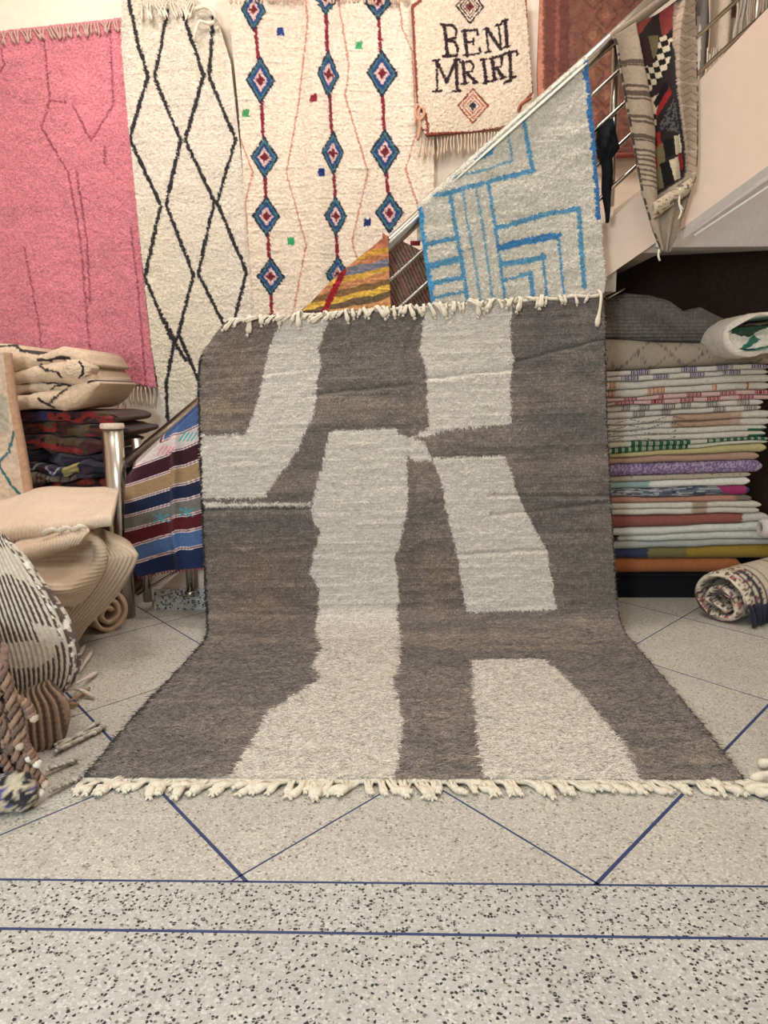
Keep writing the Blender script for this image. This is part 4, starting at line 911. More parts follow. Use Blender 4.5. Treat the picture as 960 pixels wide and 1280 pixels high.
b = MB(); b.tube([at(757, 374, YF + .03), at(781, 361, YF + .05)], .006, 8); b.build('rod', M_CHROME, t, True)

# ---- white and green shag rug folded on the stack
t = thing('folded_rug', 'white shag rug with green patches, folded round on the stack at right edge', 'rug', (2.1, 4.1, 1.36))
def ribbon(path, thick, y0, y1, ny, n, cfun, name, mat, parent, amp=.004, seed=1):
    """a thick sheet bent along path (x, z), running from y0 to y1"""
    c = smooth_curve(path, n); T_ = np.gradient(c, axis=0); T_ /= np.linalg.norm(T_, axis=1)[:, None]; Nn = np.stack([-T_[:, 1], T_[:, 0]], 1)
    ring = np.concatenate([c + Nn * thick / 2, (c - Nn * thick / 2)[::-1]], 0); m = len(ring)
    ys = np.linspace(y0, y1, ny); prof = np.ones(ny); prof[0] = .75; prof[1] = .93
    P_ = np.zeros((ny, m, 3))
    for k in range(ny):
        cc = np.concatenate([c, c[::-1]], 0); rg = cc + (ring - cc) * prof[k]
        P_[k, :, 0] = rg[:, 0]; P_[k, :, 1] = ys[k]; P_[k, :, 2] = rg[:, 1]
    a_ = np.linspace(0, 1, n); side = np.concatenate([np.ones(n), -np.ones(n)]); s_ = np.concatenate([a_, a_[::-1]])
    d_ = amp * vn(s_[None] * 60 + P_[..., 0] * 0, P_[..., 1] / .015, seed)
    P_[..., 2] += d_; P_[..., 0] += d_ * .5
    C_ = cfun(s_[None] + np.zeros((ny, 1)), side[None] + np.zeros((ny, 1)), P_[..., 1])
    return grid_closed(name, P_[:, ::-1], mat, parent, C_[:, ::-1])
YR = 4.0
q = lambda pts: [tuple(at(x, y, YR)[[0, 2]]) for x, y in pts]
def cg(s, side, y):
    C = np.empty(s.shape + (3,)); C[:] = rgb(230, 218, 202); G = rgb(20, 70, 50)
    inn = side > 0
    C[inn & (s > .16) & (s < .46)] = G; C[inn & (s > .64) & (s < .82)] = rgb(28, 96, 78); return C
ribbon(q([(1010, 391), (960, 394), (934, 398), (914, 409), (909, 423), (917, 437), (936, 442), (960, 437), (1010, 430)]), .036, YR, 4.5, 26, 60, cg, 'thick_fold', M_PILE, t, .005)
Pi = hang([(912, 410), (911, 423), (917, 437)], [(1010, 404), (1010, 416), (1010, 432)], YR + .03, 110, 44); u, v = np.meshgrid(np.linspace(0, 1, 110), np.linspace(0, 1, 44))
Pi[..., 1] += .05 * np.exp(-((v - .42) / .2) ** 2) * np.clip(u * 4, 0, 1); pt = Pat(Pi[..., 0], Pi[..., 2], rgb(222, 216, 202), .004, .012, 195)
r7 = lambda q_: pl([(900 + x / 16, 380 + y / 16) for x, y in q_], YR + .03)
pt.poly(r7([(230, 490), (290, 350), (420, 340), (580, 410), (1800, 400), (1800, 500), (960, 470), (800, 520), (700, 650), (400, 620), (240, 590)]), rgb(22, 62, 46)); pt.poly(r7([(390, 900), (500, 810), (780, 600), (860, 690), (600, 850), (450, 950)]), rgb(40, 104, 86))
grid_solid('inner_fold', fluff(Pi, normals(Pi), .004, .012, .012, 196), (0, .2, 0), M_PILE, t, pt.C)

# ---- small white roll end at the right edge
t = thing('rolled_rug', 'small white rolled rug end poking into view at the right edge before the off-white blankets', 'rug', (2.1, 4.1, .4))
cS = at(952, 660, 4.12); th = np.linspace(0, 2 * PI, 26, endpoint=False); Pk = []
for rr, dx in ((.012, .10), (.020, .01), (.034, -.012), (.048, -.004), (.054, .02), (.055, .12), (.055, .45)):
    Pk.append(np.stack([np.full(26, cS[0] + dx), cS[1] + rr * np.cos(th), cS[2] + rr * np.sin(th) * .95], 1))
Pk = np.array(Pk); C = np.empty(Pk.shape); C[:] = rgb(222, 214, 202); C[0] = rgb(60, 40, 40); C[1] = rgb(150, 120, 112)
grid_closed('roll', Pk[:, ::-1], M_PILE, t, C[:, ::-1])

# ---- rolled kilim on the floor at right
t = thing('rolled_kilim', 'loosely rolled cream kilim with short coloured dashes on floor before the stack', 'rug', (1.85, 3.75, 0))
ax = np.array([.80, .60, 0]); ax /= np.linalg.norm(ax); sd = np.array([ax[1], -ax[0], 0])      # sd: to the right-front, across the roll
c0 = fl(906, 784)[:3] + np.array([0, .10, 0])
def roll_pt(a, z, s): return c0 + sd * a + np.array([0, 0, z]) + ax * s
spiral = [(.05, .050), (.015, .075), (-.03, .085), (-.065, .11), (-.045, .15), (.0, .165), (.05, .15), (.085, .115), (.10, .07), (.07, .030), (.0, .022), (-.07, .045), (-.115, .10), (-.115, .165), (-.075, .215), (-.01, .240), (.06, .225), (.115, .18), (.14, .13), (.15, .08)]
cs = smooth_curve(spiral, 150); Tn = np.gradient(cs, axis=0); Tn /= np.linalg.norm(Tn, axis=1)[:, None]; Nn = np.stack([-Tn[:, 1], Tn[:, 0]], 1)
thk = .034; ring = np.concatenate([cs + Nn * thk / 2, (cs - Nn * thk / 2)[::-1]]); ccen = np.concatenate([cs, cs[::-1]])
ss = np.linspace(0, .75, 46); Pk = np.zeros((46, 300, 3))
zmin = ring[:, 1].min()
for k, s_ in enumerate(ss):
    pf = .45 + .55 * min(1, (s_ / .03)) ** .5; rg = ccen + (ring - ccen) * pf
    wobble = .010 * vn(np.arange(300) / 25.0, np.full(300, s_ * 3), 9)
    Pk[k] = c0 + sd[None] * rg[:, :1] + np.stack([np.zeros(300), np.zeros(300), np.maximum(rg[:, 1] - zmin * 0, .006)], 1) + ax[None] * (s_ + wobble[:, None] * (s_ < .2))
sa = np.concatenate([np.linspace(0, 1, 150), np.linspace(1, 0, 150)])[None] + np.zeros((46, 1)); sv = ss[:, None] + np.zeros((1, 300))
C = np.empty((46, 300, 3)); C[:] = rgb(204, 190, 170)
dd = (vn(sa * 170, sv / .012, 201) > .22); C[dd & (sv < .16)] = rgb(78, 62, 60); C[(vn(sa * 60, sv / .02, 202) > .55) & (sv < .2)] = rgb(160, 96, 90); C[(vn(sa * 110, sv / .02, 203) > .6) & (sv < .2)] = rgb(70, 58, 60)
C[(sv > .24) & (sv < .262)] = rgb(150, 130, 122); C[(sv > .44) & (sv < .455)] = rgb(128, 60, 66); C[(sv > .2) & (sv < .215) & (sa > .5)] = rgb(40, 42, 60)
C[(sa > .80) & (sv < .20) & (sv > .06) & (((sv / .022) % 1) < .45)] = rgb(44, 46, 62)
C *= (1 + .1 * vn(sa * 200, sv / .01, 204))[..., None]
grid_closed('roll', Pk[:, ::-1], M_WEAVE, t, C[:, ::-1])
NV_ = [rgb(34, 36, 52), rgb(44, 46, 64), rgb(26, 28, 40)]
b = MB()
for i in range(34):
    s_ = .01 + i * .018; z_ = .10 + random.uniform(-.01, .02); p0 = roll_pt(.160, z_, s_); ln = z_ - .008
    b.tube([p0, p0 + sd * .012 + np.array([0, 0, -.02]), p0 + sd * (.016 + random.uniform(0, .012)) + ax * random.uniform(-.01, .01) + np.array([0, 0, -ln])], [.010, .010, .008], 5, NV_[i % 3])
b.build('fringe', M_CORDV, t, True)['kind'] = 'stuff'

# ---- corner of another rug at the lower right edge
t = thing('rug', 'corner of a rolled rose-brown rug with cream tassels at lower right floor edge', 'rug', tuple(fl(985, 975)))
P_ = []
cA, cB = fl(990, 990, 0), fl(985, 880, 0); n_ = 40; ry = np.linspace(0, 1, n_); th = np.linspace(0, 2 * PI, 28, endpoint=False)
for k in range(n_):
    c = cA * (1 - ry[k]) + cB * ry[k] + np.array([.055, 0, .045]); rr = .045 * (1 - .4 * max(0, (ry[k] - .9) * 10) - .4 * max(0, (.1 - ry[k]) * 10))
    P_.append([c + rr * np.array([math.cos(a), 0, math.sin(a)]) for a in th])
P_ = np.array(P_); C = np.empty(P_.shape); C[:] = rgb(214, 196, 182); kk = (vn(P_[..., 1] / .05, P_[..., 2] / .03, 211) > .1); C[kk] = rgb(112, 62, 52); C[vn(P_[..., 1] / .03, P_[..., 2] / .03, 212) > .5] = rgb(48, 36, 38)
grid_closed('roll', P_, M_PILE, t, C)
for k, (px, py) in enumerate(((938, 975), (930, 988), (948, 955), (944, 990))):
    a = fl(px, py, .012); c = fl(985, py - 8 + 6 * k, .03); b = MB(); b.tube(smooth_curve([c, (a + c) / 2 + np.array([0, 0, .01]), a], 9), [.008, .008, .008, .009, .010, .012, .016, .016, .009], 7); b.build('tassel', M_CORD, t, True)

# ------------------------------------------------------------------ left side: piles of rugs
def loft(L, R, Ys, bulge, depth, nu, nv, amp=0.0, seed=1, ribs=None, power=.5, sag=None):
    """bundle surface between a left and a right photo contour standing at depth Ys, rounded towards the viewer"""
    Y0, Y1 = (Ys, Ys) if np.isscalar(Ys) else Ys
    l = smooth_curve([at(x, y, Y0 + (Y1 - Y0) * k / (len(L) - 1)) for k, (x, y) in enumerate(L)], nv)
    r = smooth_curve([at(x, y, Y0 + (Y1 - Y0) * k / (len(R) - 1)) for k, (x, y) in enumerate(R)], nv)
    u = np.linspace(0, 1, nu); U, V = np.meshgrid(u, np.linspace(0, 1, nv))
    P_ = l[:, None] * (1 - U[..., None]) + r[:, None] * U[..., None]
    bl = bulge * (np.sin(PI * np.clip(U, 0, 1)) ** power) * (np.sin(PI * V) ** power)
    if sag is not None: bl = bl + sag(U, V) * np.minimum(1, 8 * np.minimum(np.minimum(U, 1 - U), np.minimum(V, 1 - V)))
    P_ = P_ - np.array([0, 1.0, 0]) * bl[..., None]
    if amp: P_ = P_ + normals(P_) * (amp * vn(U * 40, V * 40, seed))[..., None]
    if ribs is not None: P_ = P_ + normals(P_) * ribs(U, V, P_)[..., None]
    return P_, U, V

# ---- dark red kilims in a heap behind the newel
dark_labels = [
 ('dark red and black carpet folded at the top of the heap behind the newel post', (4.04, 1.055, .85), rgb(74, 34, 34), rgb(146, 44, 40)),
 ('navy carpet with pale zigzag and grey-brown edge, folded in the dark heap', (4.0, .85, .68), rgb(34, 30, 48), rgb(60, 40, 60)),
 ('black carpet with orange-red patches, folded below the navy one', (4.05, .68, .49), rgb(60, 32, 32), rgb(164, 62, 44)),
 ('deep maroon carpet near the base of the dark heap', (4.0, .49, .26), rgb(80, 32, 32), rgb(126, 44, 40)),
 ('dark brown carpet at the bottom of the heap behind the beige blankets', (4.02, .26, .0), rgb(50, 32, 28), rgb(84, 48, 40))]
def heap_level(z, xs):
    k = int(round(z * 1000))
    return z + (.024 * vn(xs / .13, xs * 0 + k * 1.7, 401) + .012 * vn(xs / .05, xs * 0 + k * 2.3, 402)) * min(1, z * 8) * (1 if z < 1.05 else .3)
for i, (lab, (y0, zt, zb), ca, cb) in enumerate(dark_labels):
    root = thing('folded_carpet', lab, 'carpet', (-1.8, 4.35, zb), 'dark carpets heaped behind the newel post')
    ys_n = 3 if i < 3 else 2
    for ly in range(ys_n):
        a0 = zt - (zt - zb) * ly / ys_n; b0 = zt - (zt - zb) * (ly + 1) / ys_n; nx = 150
        xs_ = np.linspace(-2.35, -1.40 + .05 * math.sin(i * 5 + ly * 2.2), nx); a = heap_level(a0, xs_); bt = heap_level(b0, xs_)
        e = np.clip((xs_[-1] - xs_) / .10, 0, 1) ** .5
        hh_ = np.maximum(a - bt - .003, .012) * (.08 + .92 * e); zm = (a + bt) / 2
        th = np.linspace(-PI / 2, PI / 2, 15); rr = np.minimum(hh_ / 2, .05)
        yy = y0 + .02 * math.sin(ly * 2.4 + i) + .045 * vn(xs_ / .11, xs_ * 0 + ly, 230 + i) + .06 * (1 - e)
        Yc = np.concatenate([yy[:, None] + rr[:, None] * (1 - np.cos(th))[None] + .014 * vn(xs_[:, None] / .035 + 0 * th[None], th[None] * 2, 240 + i + ly), np.full((nx, 2), 4.66)], 1)
        Zc = np.concatenate([zm[:, None] + hh_[:, None] / 2 * np.sin(th)[None], (zm + hh_ / 2)[:, None], (zm - hh_ / 2)[:, None]], 1)
        Pb = np.stack([np.repeat(xs_[:, None], 17, 1), Yc, Zc], -1); X, Z = Pb[..., 0], Pb[..., 2]
        C = np.empty(Pb.shape); C[:] = ca
        C[vn(X / .07, Z / .04, 250 + i + ly) > .15] = cb; C[vn(X / .03, Z / .02, 260 + i + ly) > .55] = rgb(24, 20, 24)
        if i == 0: C[(vn(X / .05, Z / .05, 271) > .45)] = rgb(92, 70, 44)
        if i == 0 and ly == 0: C[(X < -1.75) & (X > -1.85)] = rgb(52, 44, 88)
        if i == 1:
            zz = np.abs(((X * 18) % 2) - 1); M = (ly == 1) & (np.abs(zz - (Z - bt[:, None]) / .07) < .12) & (X < -1.6); C[M] = rgb(176, 170, 190)
            if ly == 2: C[(X < -1.6)] = rgb(120, 106, 92); C[(X < -1.6) & (((X / .022) % 1) < .2)] = rgb(40, 32, 32)
            if ly == 1: C[(X > -1.66) & (X < -1.58)] = rgb(164, 148, 92)
        if i == 2: C[vn(X / .08, Z / .03, 275 + ly) > .35] = rgb(150, 52, 34)
        C *= (1 + .25 * vn(X / .012, Z / .012, 280))[..., None]
        grid_closed('fold', Pb, M_PILE, root, C)

# ---- cream rug with black lines folded on top of the dark heap
t = thing('folded_rug', 'cream rug with wandering black lines, folded on top of the dark carpet heap', 'rug', (-1.9, 4.3, 1.02))
zs_px = [(-20, 431), (-20, 467), (-20, 484), (-20, 496), (-20, 514)]
YC = 3.98
def cream_fold(rows_l, rows_r, ymid, seed, lines, xl=-30):
    top = [(xl, rows_l[0])] + rows_r[0]; bot = [(xl, rows_l[1])] + rows_r[1]
    l = smooth_curve([at(x, y, YC) for x, y in top], 130); r = smooth_curve([at(x, y, YC) for x, y in bot], 130)
    n = 22; th = np.linspace(0, PI, n)
    k = (1 - np.cos(th)) / 2; P_ = l[:, None] * (1 - k[None, :, None]) + r[:, None] * k[None, :, None]
    thick = np.linalg.norm(l - r, axis=1)
    P_[..., 1] = YC + ymid - np.minimum(thick / 2, .07)[:, None] * np.sin(th)[None]
    P_[..., 2] += .005 * vn(P_[..., 0] / .03, th[None] * 2 + P_[..., 0] * 0, seed)
    backrow = np.stack([np.concatenate([r[:, None], l[:, None]], 1)[..., 0], np.full((130, 2), YC + .55), np.concatenate([r[:, None], l[:, None]], 1)[..., 2]], -1)
    Pb = np.concatenate([P_, backrow], 1); X, Z = Pb[..., 0], Pb[..., 2]
    pt = Pat(X, Z, rgb(214, 188, 160), .004, .02, seed)
    for ln in lines: pt.line(pl(ln, YC), .013, rgb(44, 34, 36))
    pt.C *= (1 + .07 * vn(X / .012, Z / .006, seed + 3))[..., None]
    grid_closed('fold', Pb, M_PILE, t, pt.C)
cream_fold((431, 468), ([(20, 431), (50, 444), (80, 434), (105, 440), (117, 455)], [(20, 467), (50, 459), (80, 458), (105, 460), (117, 458)]), 0, 301, [[(0, 434), (22, 432), (30, 438), (50, 443)], [(50, 450), (65, 451), (82, 447), (92, 449)], [(55, 456), (65, 462), (80, 466)]])
cream_fold((468, 482), ([(20, 465), (50, 458), (85, 452), (108, 458), (119, 470)], [(20, 481), (50, 478), (85, 480), (108, 482), (119, 474)]), -.02, 302, [[(53, 457), (62, 462), (78, 465), (84, 472)], [(96, 454), (104, 462), (102, 470)]])
cream_fold((482, 497), ([(20, 481), (50, 478), (85, 478), (105, 474), (119, 470)], [(20, 494), (50, 491), (85, 493), (110, 487), (121, 476)]), -.01, 303, [[(52, 476), (62, 479), (78, 478), (92, 482)], [(68, 488), (74, 482), (88, 480), (92, 486), (70, 490)], [(98, 488), (104, 480)]])
cream_fold((497, 514), ([(20, 494), (55, 490), (90, 484), (115, 474), (126, 478)], [(20, 512), (55, 510), (90, 512), (112, 502), (128, 480)]), -.03, 304, [[(55, 498), (68, 506), (80, 494), (90, 486)], [(116, 477), (127, 475)], [(68, 504), (74, 509)]])

YC2 = 3.92
P, U, V = loft([(84, 450), (78, 462), (86, 474)], [(104, 449), (115, 461), (104, 475)], YC2, .035, .1, 60, 60, ribs=lambda U, V, P_: .004 * vn(U * 14, V * 14, 306))
pt = Pat(P[..., 0], P[..., 2], rgb(216, 192, 166), .003, .015, 307); pt.line(pl([(98, 452), (104, 459), (103, 467), (98, 472)], YC2 - .03), .010, rgb(44, 34, 36)); grid_solid('inner_curl', P, (0, .10, 0), M_PILE, t, pt.C, flat=True)

# ---- rug with teal lines leaning at the far left
t = thing('leaning_rug', 'pale rug with thin teal lines standing upright at the far left edge', 'rug', tuple(at(-20, 800, 3.72)))
P = hang([(-70, 440), (-60, 640), (-50, 800)], [(4, 440), (12, 500), (24, 560), (35, 622), (50, 800)], 3.7, 90, 190); X, Z = wallpat(P)
P[..., 1] += .04 * np.linspace(0, 1, 190)[::-1][:, None]
p = Pat(X, Z, rgb(206, 182, 160), .004, .02, 311)
for q_ in ([(14, 540), (8, 565), (0, 573), (-14, 590)], [(0, 590), (12, 608), (28, 625), (40, 640)], [(-14, 560), (0, 590)]): p.line(pl(q_, 3.7), .012, rgb(46, 106, 112))
p.poly(pl([(-20, 480), (6, 500), (8, 540), (-20, 545)], 3.7), rgb(178, 166, 146)); p.C *= (1 + .1 * vn(X / .02, Z / .02, 312) + .06 * vn(X / .1, Z / .1, 313))[..., None]
Uc = np.linspace(0, 1, 90)[None, :] + 0 * X; p.C[Uc > .93] = rgb(190, 150, 118)
grid_solid('pile', fluff(P, normals(P), .004, .015, .012, 314), (0, .05, 0), M_PILE, t, p.C)

# ---- beige ribbed blankets
BEI = rgb(204, 182, 160)
M_BEI = mat_wool('beige_knit', 260, .45, .003, (1, 1, 1), .14, sheen=.1)
def beige(P_, k=1.0, seed=3):
    C = np.empty(P_.shape); C[:] = np.array(BEI) * k; return C * (1 + .05 * vn(P_[..., 0] / .05, P_[..., 2] / .05, seed))[..., None]
t = thing('rolled_rug', 'rolled beige rug on the floor, its spiral end showing by the steel newel', 'rug', (-1.45, 3.75, 0))
b_ax = np.array([-.75, .66, 0]); b_ax /= np.linalg.norm(b_ax); b_sd = np.array([.66, .75, 0]); c0r = fl(136, 792) + np.array([0, .02, 0])
sp = []
for a in np.linspace(0, 2.35 * 2 * PI, 90): rr = .02 + .0058 * a; sp.append((rr * math.cos(a + .4) * 1.0, rr * math.sin(a + .4) * 1.05))
cs = resample(sp, 130); Tn = np.gradient(cs, axis=0); Tn /= np.linalg.norm(Tn, axis=1)[:, None]; Nn = np.stack([-Tn[:, 1], Tn[:, 0]], 1); ring = np.concatenate([cs + Nn * .010, (cs - Nn * .010)[::-1]]); R0 = -ring[:, 1].min()
Pk = np.zeros((14, 260, 3))
for k, s_ in enumerate(np.linspace(0, .5, 14)): Pk[k] = c0r + b_sd[None] * ring[:, :1] + np.array([0, 0, 1.0])[None] * (ring[:, 1:] + R0 + .001) + b_ax[None] * s_
C = np.empty(Pk.shape); C[:] = rgb(196, 168, 142); grid_closed('roll', Pk, M_BEI, t, C)

t = thing('folded_blanket', 'ribbed beige blanket slung diagonally over the roll, bottom of the beige pile', 'blanket', tuple(fl(90, 800)))
def ribs_c(U, V, P_):
    return .0026 * np.sin(2 * PI * (U * 24 + V * 2))
P, U, V = loft([(100, 660), (62, 700), (20, 770), (-10, 840)], [(134, 672), (168, 688), (172, 700), (158, 728), (136, 756), (112, 782), (98, 802)], 3.32, .12, .2, 290, 110, ribs=ribs_c)
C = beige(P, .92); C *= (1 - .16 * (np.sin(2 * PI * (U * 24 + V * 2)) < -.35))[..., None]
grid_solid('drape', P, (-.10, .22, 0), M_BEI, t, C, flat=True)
t = thing('folded_blanket', 'crumpled beige knit blanket between the topmost and the diagonal beige blankets', 'blanket', tuple(at(80, 760, 3.25)))
def ribs_m(U, V, P_): return .0028 * np.sin(2 * PI * (P_[..., 2] / .016 + U * 2)) * (.3 + .7 * V)
P, U, V = loft([(30, 668), (0, 700), (-20, 740), (-10, 800)], [(110, 664), (130, 678), (134, 700), (126, 724), (108, 748), (84, 762), (60, 760)], 3.22, .15, .2, 150, 170, ribs=ribs_m, sag=lambda U, V: .06 * np.sin(U * 4 + V * 9) + .045 * np.sin(V * 12 - U * 6) - .05 * np.exp(-((V - .3 - .3 * U) / .06) ** 2))
grid_solid('bundle', P, (-.10, .20, 0), M_BEI, t, beige(P, 1.0, 5))
P, U, V = loft([(20, 684), (10, 692), (10, 712)], [(104, 656), (112, 664), (100, 680)], (3.16, 3.10), .05, .1, 120, 50, ribs=lambda U, V, P_: .002 * np.sin(2 * PI * U * 26))
grid_solid('upper_fold', P, (-.06, .12, 0), M_BEI, t, beige(P, 1.02, 7))
t = thing('folded_blanket', 'topmost smooth beige blanket with ribbed front edge, on the beige pile', 'blanket', tuple(at(60, 690, 3.3)))
rows_ = 40; nx = 300; xe = at(141, 640, 3.3)[0]; xs_ = np.linspace(-2.2, xe, nx)
Pt = np.zeros((nx, rows_ + 2, 3))
for k, x in enumerate(xs_):
    uu = k / (nx - 1); zf0 = at(0, 704 - 42 * uu ** 1.3, 3.14)[2]; th_ = .095 * (1 - .45 * uu ** 2); rise = .05 + .035 * math.exp(-((uu - .62) / .16) ** 2)
    y0_, y1_ = 3.14 + .05 * uu, 3.80
    pts = [(y0_ + th_ / 2 * (1 - math.sin(a)), zf0 + th_ / 2 - th_ / 2 * math.cos(a)) for a in np.linspace(0, PI, 16)]
    for s_ in np.linspace(0, 1, rows_ - 16 + 1)[1:]: pts.append((y0_ + th_ / 2 + (y1_ - y0_ - th_ / 2) * s_, zf0 + th_ + rise * math.sin(s_ * PI / 2) ** 1.2 * (1 if uu < .93 else 1 - .4 * (uu - .93) / .07)))
    pts += [(y1_, zf0 + rise), (y0_ + th_ * .7, zf0)]
    pts = np.array(pts); Pt[k, :, 1:] = pts; Pt[k, :, 0] = x * (1 + uu * (pts[:, 0] - 3.3) / 3.3 * .8)
e = np.linspace(0, 1, nx)
Pt[..., 2] += .006 * vn(Pt[..., 0] / .08, Pt[..., 1] / .08, 321)
fr_ = np.zeros(rows_ + 2); fr_[:16] = 1
Pt[..., 1] -= (fr_[None] * .003 * np.sin(2 * PI * Pt[..., 0] / .016)); grid_closed('slab', Pt[:, ::-1], M_BEI, t, beige(Pt, 1.05, 9)[:, ::-1])
for cx, cy in ((60, 664), (96, 660), (78, 662)):
    b = MB(); c = at(cx, cy, 3.12); b.tube(smooth_curve([c + (-.03, .01, -.01), c, c + (.02, -.005, .01), c + (.04, .005, 0)], 8), [.006, .010, .013, .010, .012, .009, .007, .005], 7); b.build('knot', M_CORD, t, True)

# ---- striped rug bundle in the left foreground
t = thing('rug_bundle', 'bulging ivory rug bundle with thin dark stripes in the left foreground', 'rug', tuple(fl(20, 930)))
YL = 2.55
P, U, V = loft([(-110, 640), (-120, 720), (-110, 820), (-40, 900)], [(6, 668), (46, 712), (84, 768), (101, 812), (97, 848), (76, 868), (40, 888)], YL, .20, .3, 430, 150, ribs=lambda U, V, P_: .003 * np.sin(2 * PI * (U * 46 + V * 3)))
X, Z = P[..., 0], P[..., 2]; pt = Pat(X, Z, rgb(208, 196, 180), .003, .01, 331)
C = pt.C; strp = np.sin(2 * PI * (U * 46 + V * 3)) < -.05 + .4 * vn(U * 90, V * 70, 336)
pl2 = lambda q_: [tuple(at(x, y, YL - .12)[[0, 2]]) for x, y in q_]
noS = pt.mask(pl2([(-120, 806), (40, 798), (62, 808), (66, 824), (50, 832), (0, 826), (-120, 824)])) | pt.mask(pl2([(-20, 690), (10, 690), (40, 722), (70, 770), (40, 745), (8, 722), (-20, 718)])) | pt.mask(pl2([(38, 778), (60, 790), (70, 808), (56, 812)]))
C[strp & ~noS] = rgb(84, 70, 62)
ed = (U > .972) & (vn(U * 160, V * 55, 332) > .15); C[ed] = rgb(96, 80, 70); C[(U > .965) & (vn(U * 150, V * 50, 333) > .40)] = rgb(232, 226, 214)
C *= (1 + .08 * vn(X / .01, Z / .01, 334))[..., None]
grid_solid('front_fold', P, (-.14, .20, -.03), M_PILE, t, C, flat=True)
P, U, V = loft([(-20, 872), (-20, 905), (-10, 946)], [(66, 852), (84, 872), (86, 905), (78, 930), (40, 944)], 2.42, .10, .2, 110, 80, ribs=lambda U, V, P_: .005 * np.sin(2 * PI * (U * 14 - V * 2)))
C = np.empty(P.shape); C[:] = rgb(160, 132, 112); C[np.sin(2 * PI * (U * 14 - V * 2)) < -.2] = rgb(96, 72, 58); C *= (1 + .1 * vn(U * 60, V * 60, 335))[..., None]
grid_solid('lower_fold', P, (-.13, .18, 0), M_PILE, t, C, flat=True)
for k, (a_, b_, c_) in enumerate([((88, 850), (100, 838), (116, 812)), ((90, 856), (104, 850), (122, 840)), ((80, 862), (98, 862), (118, 872)), ((70, 868), (86, 876), (112, 860)), ((60, 872), (74, 880), (98, 880)), ((52, 866), (66, 874), (88, 884)), ((86, 846), (96, 826), (106, 806))]):
    pa, pb, pc = fl(a_[0], a_[1], .10), fl(b_[0], b_[1], .035), fl(c_[0], c_[1], .010)
    b = MB(); b.tube(smooth_curve([pa, pb, pc], 10), [.005, .005, .005, .005, .005, .005, .006, .009, .010, .005], 7, rgb(214, 200, 186) if k in (0, 1, 2, 6) else rgb(160, 130, 110)); b.build('tassel', M_CORDV, t, True)
for k, (a_, c_) in enumerate([((70, 938), (126, 912)), ((72, 934), (124, 902)), ((70, 930), (132, 908)), ((60, 962), (96, 950)), ((64, 988), (100, 972))]):
    pa, pc = fl(a_[0], a_[1], .02), fl(c_[0], c_[1], .011); b = MB()
    for j in (0, 1):
        pts = [pa + (pc - pa) * s_ + np.array([.006 * math.sin(s_ * 22 + j * PI), .006 * math.cos(s_ * 22 + j * PI), .004 * math.sin(s_ * 22 + j * PI)]) for s_ in np.linspace(0, 1, 22)]
        b.tube(pts, [.006] * 18 + [.008, .009, .008, .005], 6, rgb(206, 200, 184) if j else rgb(176, 170, 158))
    b.build('braid', M_CORDV, t, True)

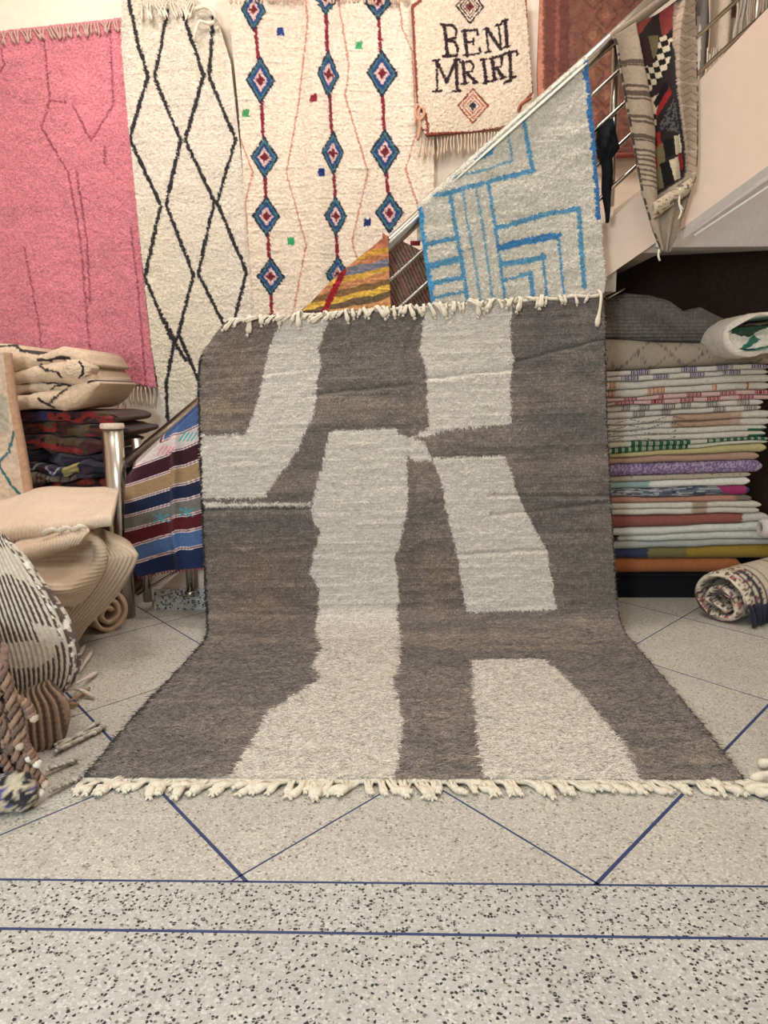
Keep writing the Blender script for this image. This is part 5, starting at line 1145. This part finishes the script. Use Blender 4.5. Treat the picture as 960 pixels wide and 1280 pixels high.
# ---- brown corded rug edge and bright roll end at the lower left corner
t = thing('corded_rug', 'brown corded rug with knotted braids spilling down at the left foreground edge', 'rug', tuple(fl(-30, 985)))
P, U, V = loft([(-90, 800), (-100, 880), (-90, 960), (-70, 1000)], [(2, 800), (14, 850), (22, 890), (34, 930), (40, 972)], 2.16, .10, .2, 90, 120, amp=.012, seed=341, ribs=lambda U, V, P_: .007 * np.sin(2 * PI * (U * 9 + V * 3)))
C = np.empty(P.shape); C[:] = rgb(140, 112, 94); C[np.sin(2 * PI * (U * 9 + V * 3)) < -.4] = rgb(70, 48, 40); C[(U > .55) & (vn(U * 22, V * 22, 342) > .5)] = rgb(56, 40, 36); grid_solid('edge', P, (-.12, .16, 0), M_PILE, t, C, flat=True)
for k, (a_, m_, c_) in enumerate([((2, 830), (14, 880), (22, 930)), ((10, 850), (24, 900), (34, 945)), ((14, 870), (32, 880), (40, 895)), ((0, 900), (22, 945), (48, 988)), ((6, 925), (34, 955), (54, 978)), ((-4, 880), (8, 930), (30, 975)), ((2, 945), (20, 975), (40, 1000)), ((20, 912), (34, 936), (44, 952))]):
    Yk = 2.02 + .01 * (k % 3); b = MB(); q0 = smooth_curve([at(x, y, Yk) for x, y in (a_, m_, c_)], 26); q0[:, 2] = np.maximum(q0[:, 2], .02)
    for j in (0, 1):
        s_ = np.linspace(0, 1, 26); q1 = q0 + np.stack([.008 * np.sin(s_ * 26 + j * PI), .008 * np.cos(s_ * 26 + j * PI), 0 * s_], 1)
        b.tube(q1, .0085, 6, rgb(150, 120, 100) if j else rgb(118, 92, 78))
    e = q0[-1]; b.tube([e, e + (.008, -.003, -.006), e + (.014, -.004, -.014)], [.011, .014, .007], 7, rgb(220, 210, 196) if k % 2 else rgb(190, 170, 150)); b.build('braid', M_CORDV, t, True)
t = thing('rolled_rug', 'small rolled rug end with cream, black and violet yarn at lower left corner', 'rug', tuple(fl(12, 1012)))
P_ = []; c = fl(8, 1020) + np.array([0, .05, .055]); n_ = 30; ry = np.linspace(0, 1, n_); th = np.linspace(0, 2 * PI, 40, endpoint=False); dv = np.array([-.9, -.25, 0])
for k in range(n_):
    rr = .054 * min(1, .55 + ry[k] * 5); cc = c + np.array([.07, 0, 0]) + dv * .3 * ry[k]
    P_.append([cc + rr * (np.array([.27, -.96, 0]) * math.cos(a) + np.array([0, 0, 1]) * math.sin(a)) for a in th])
P_ = np.array(P_); P_ += .006 * vn(P_[..., 0] / .012, P_[..., 2] / .012 + P_[..., 1] / .02, 351)[..., None]; P_[..., 2] = np.maximum(P_[..., 2], .001)
C = np.empty(P_.shape); C[:] = rgb(196, 182, 158); nn = vn(P_[..., 0] / .014, P_[..., 2] / .012, 352); C[nn > .2] = rgb(40, 38, 44); C[nn < -.6] = rgb(84, 74, 140); C[(np.arange(n_)[:, None] > 12) & (nn < .2)] = rgb(186, 164, 118)
grid_closed('roll', P_[:, ::-1], M_PILE, t, C[:, ::-1])
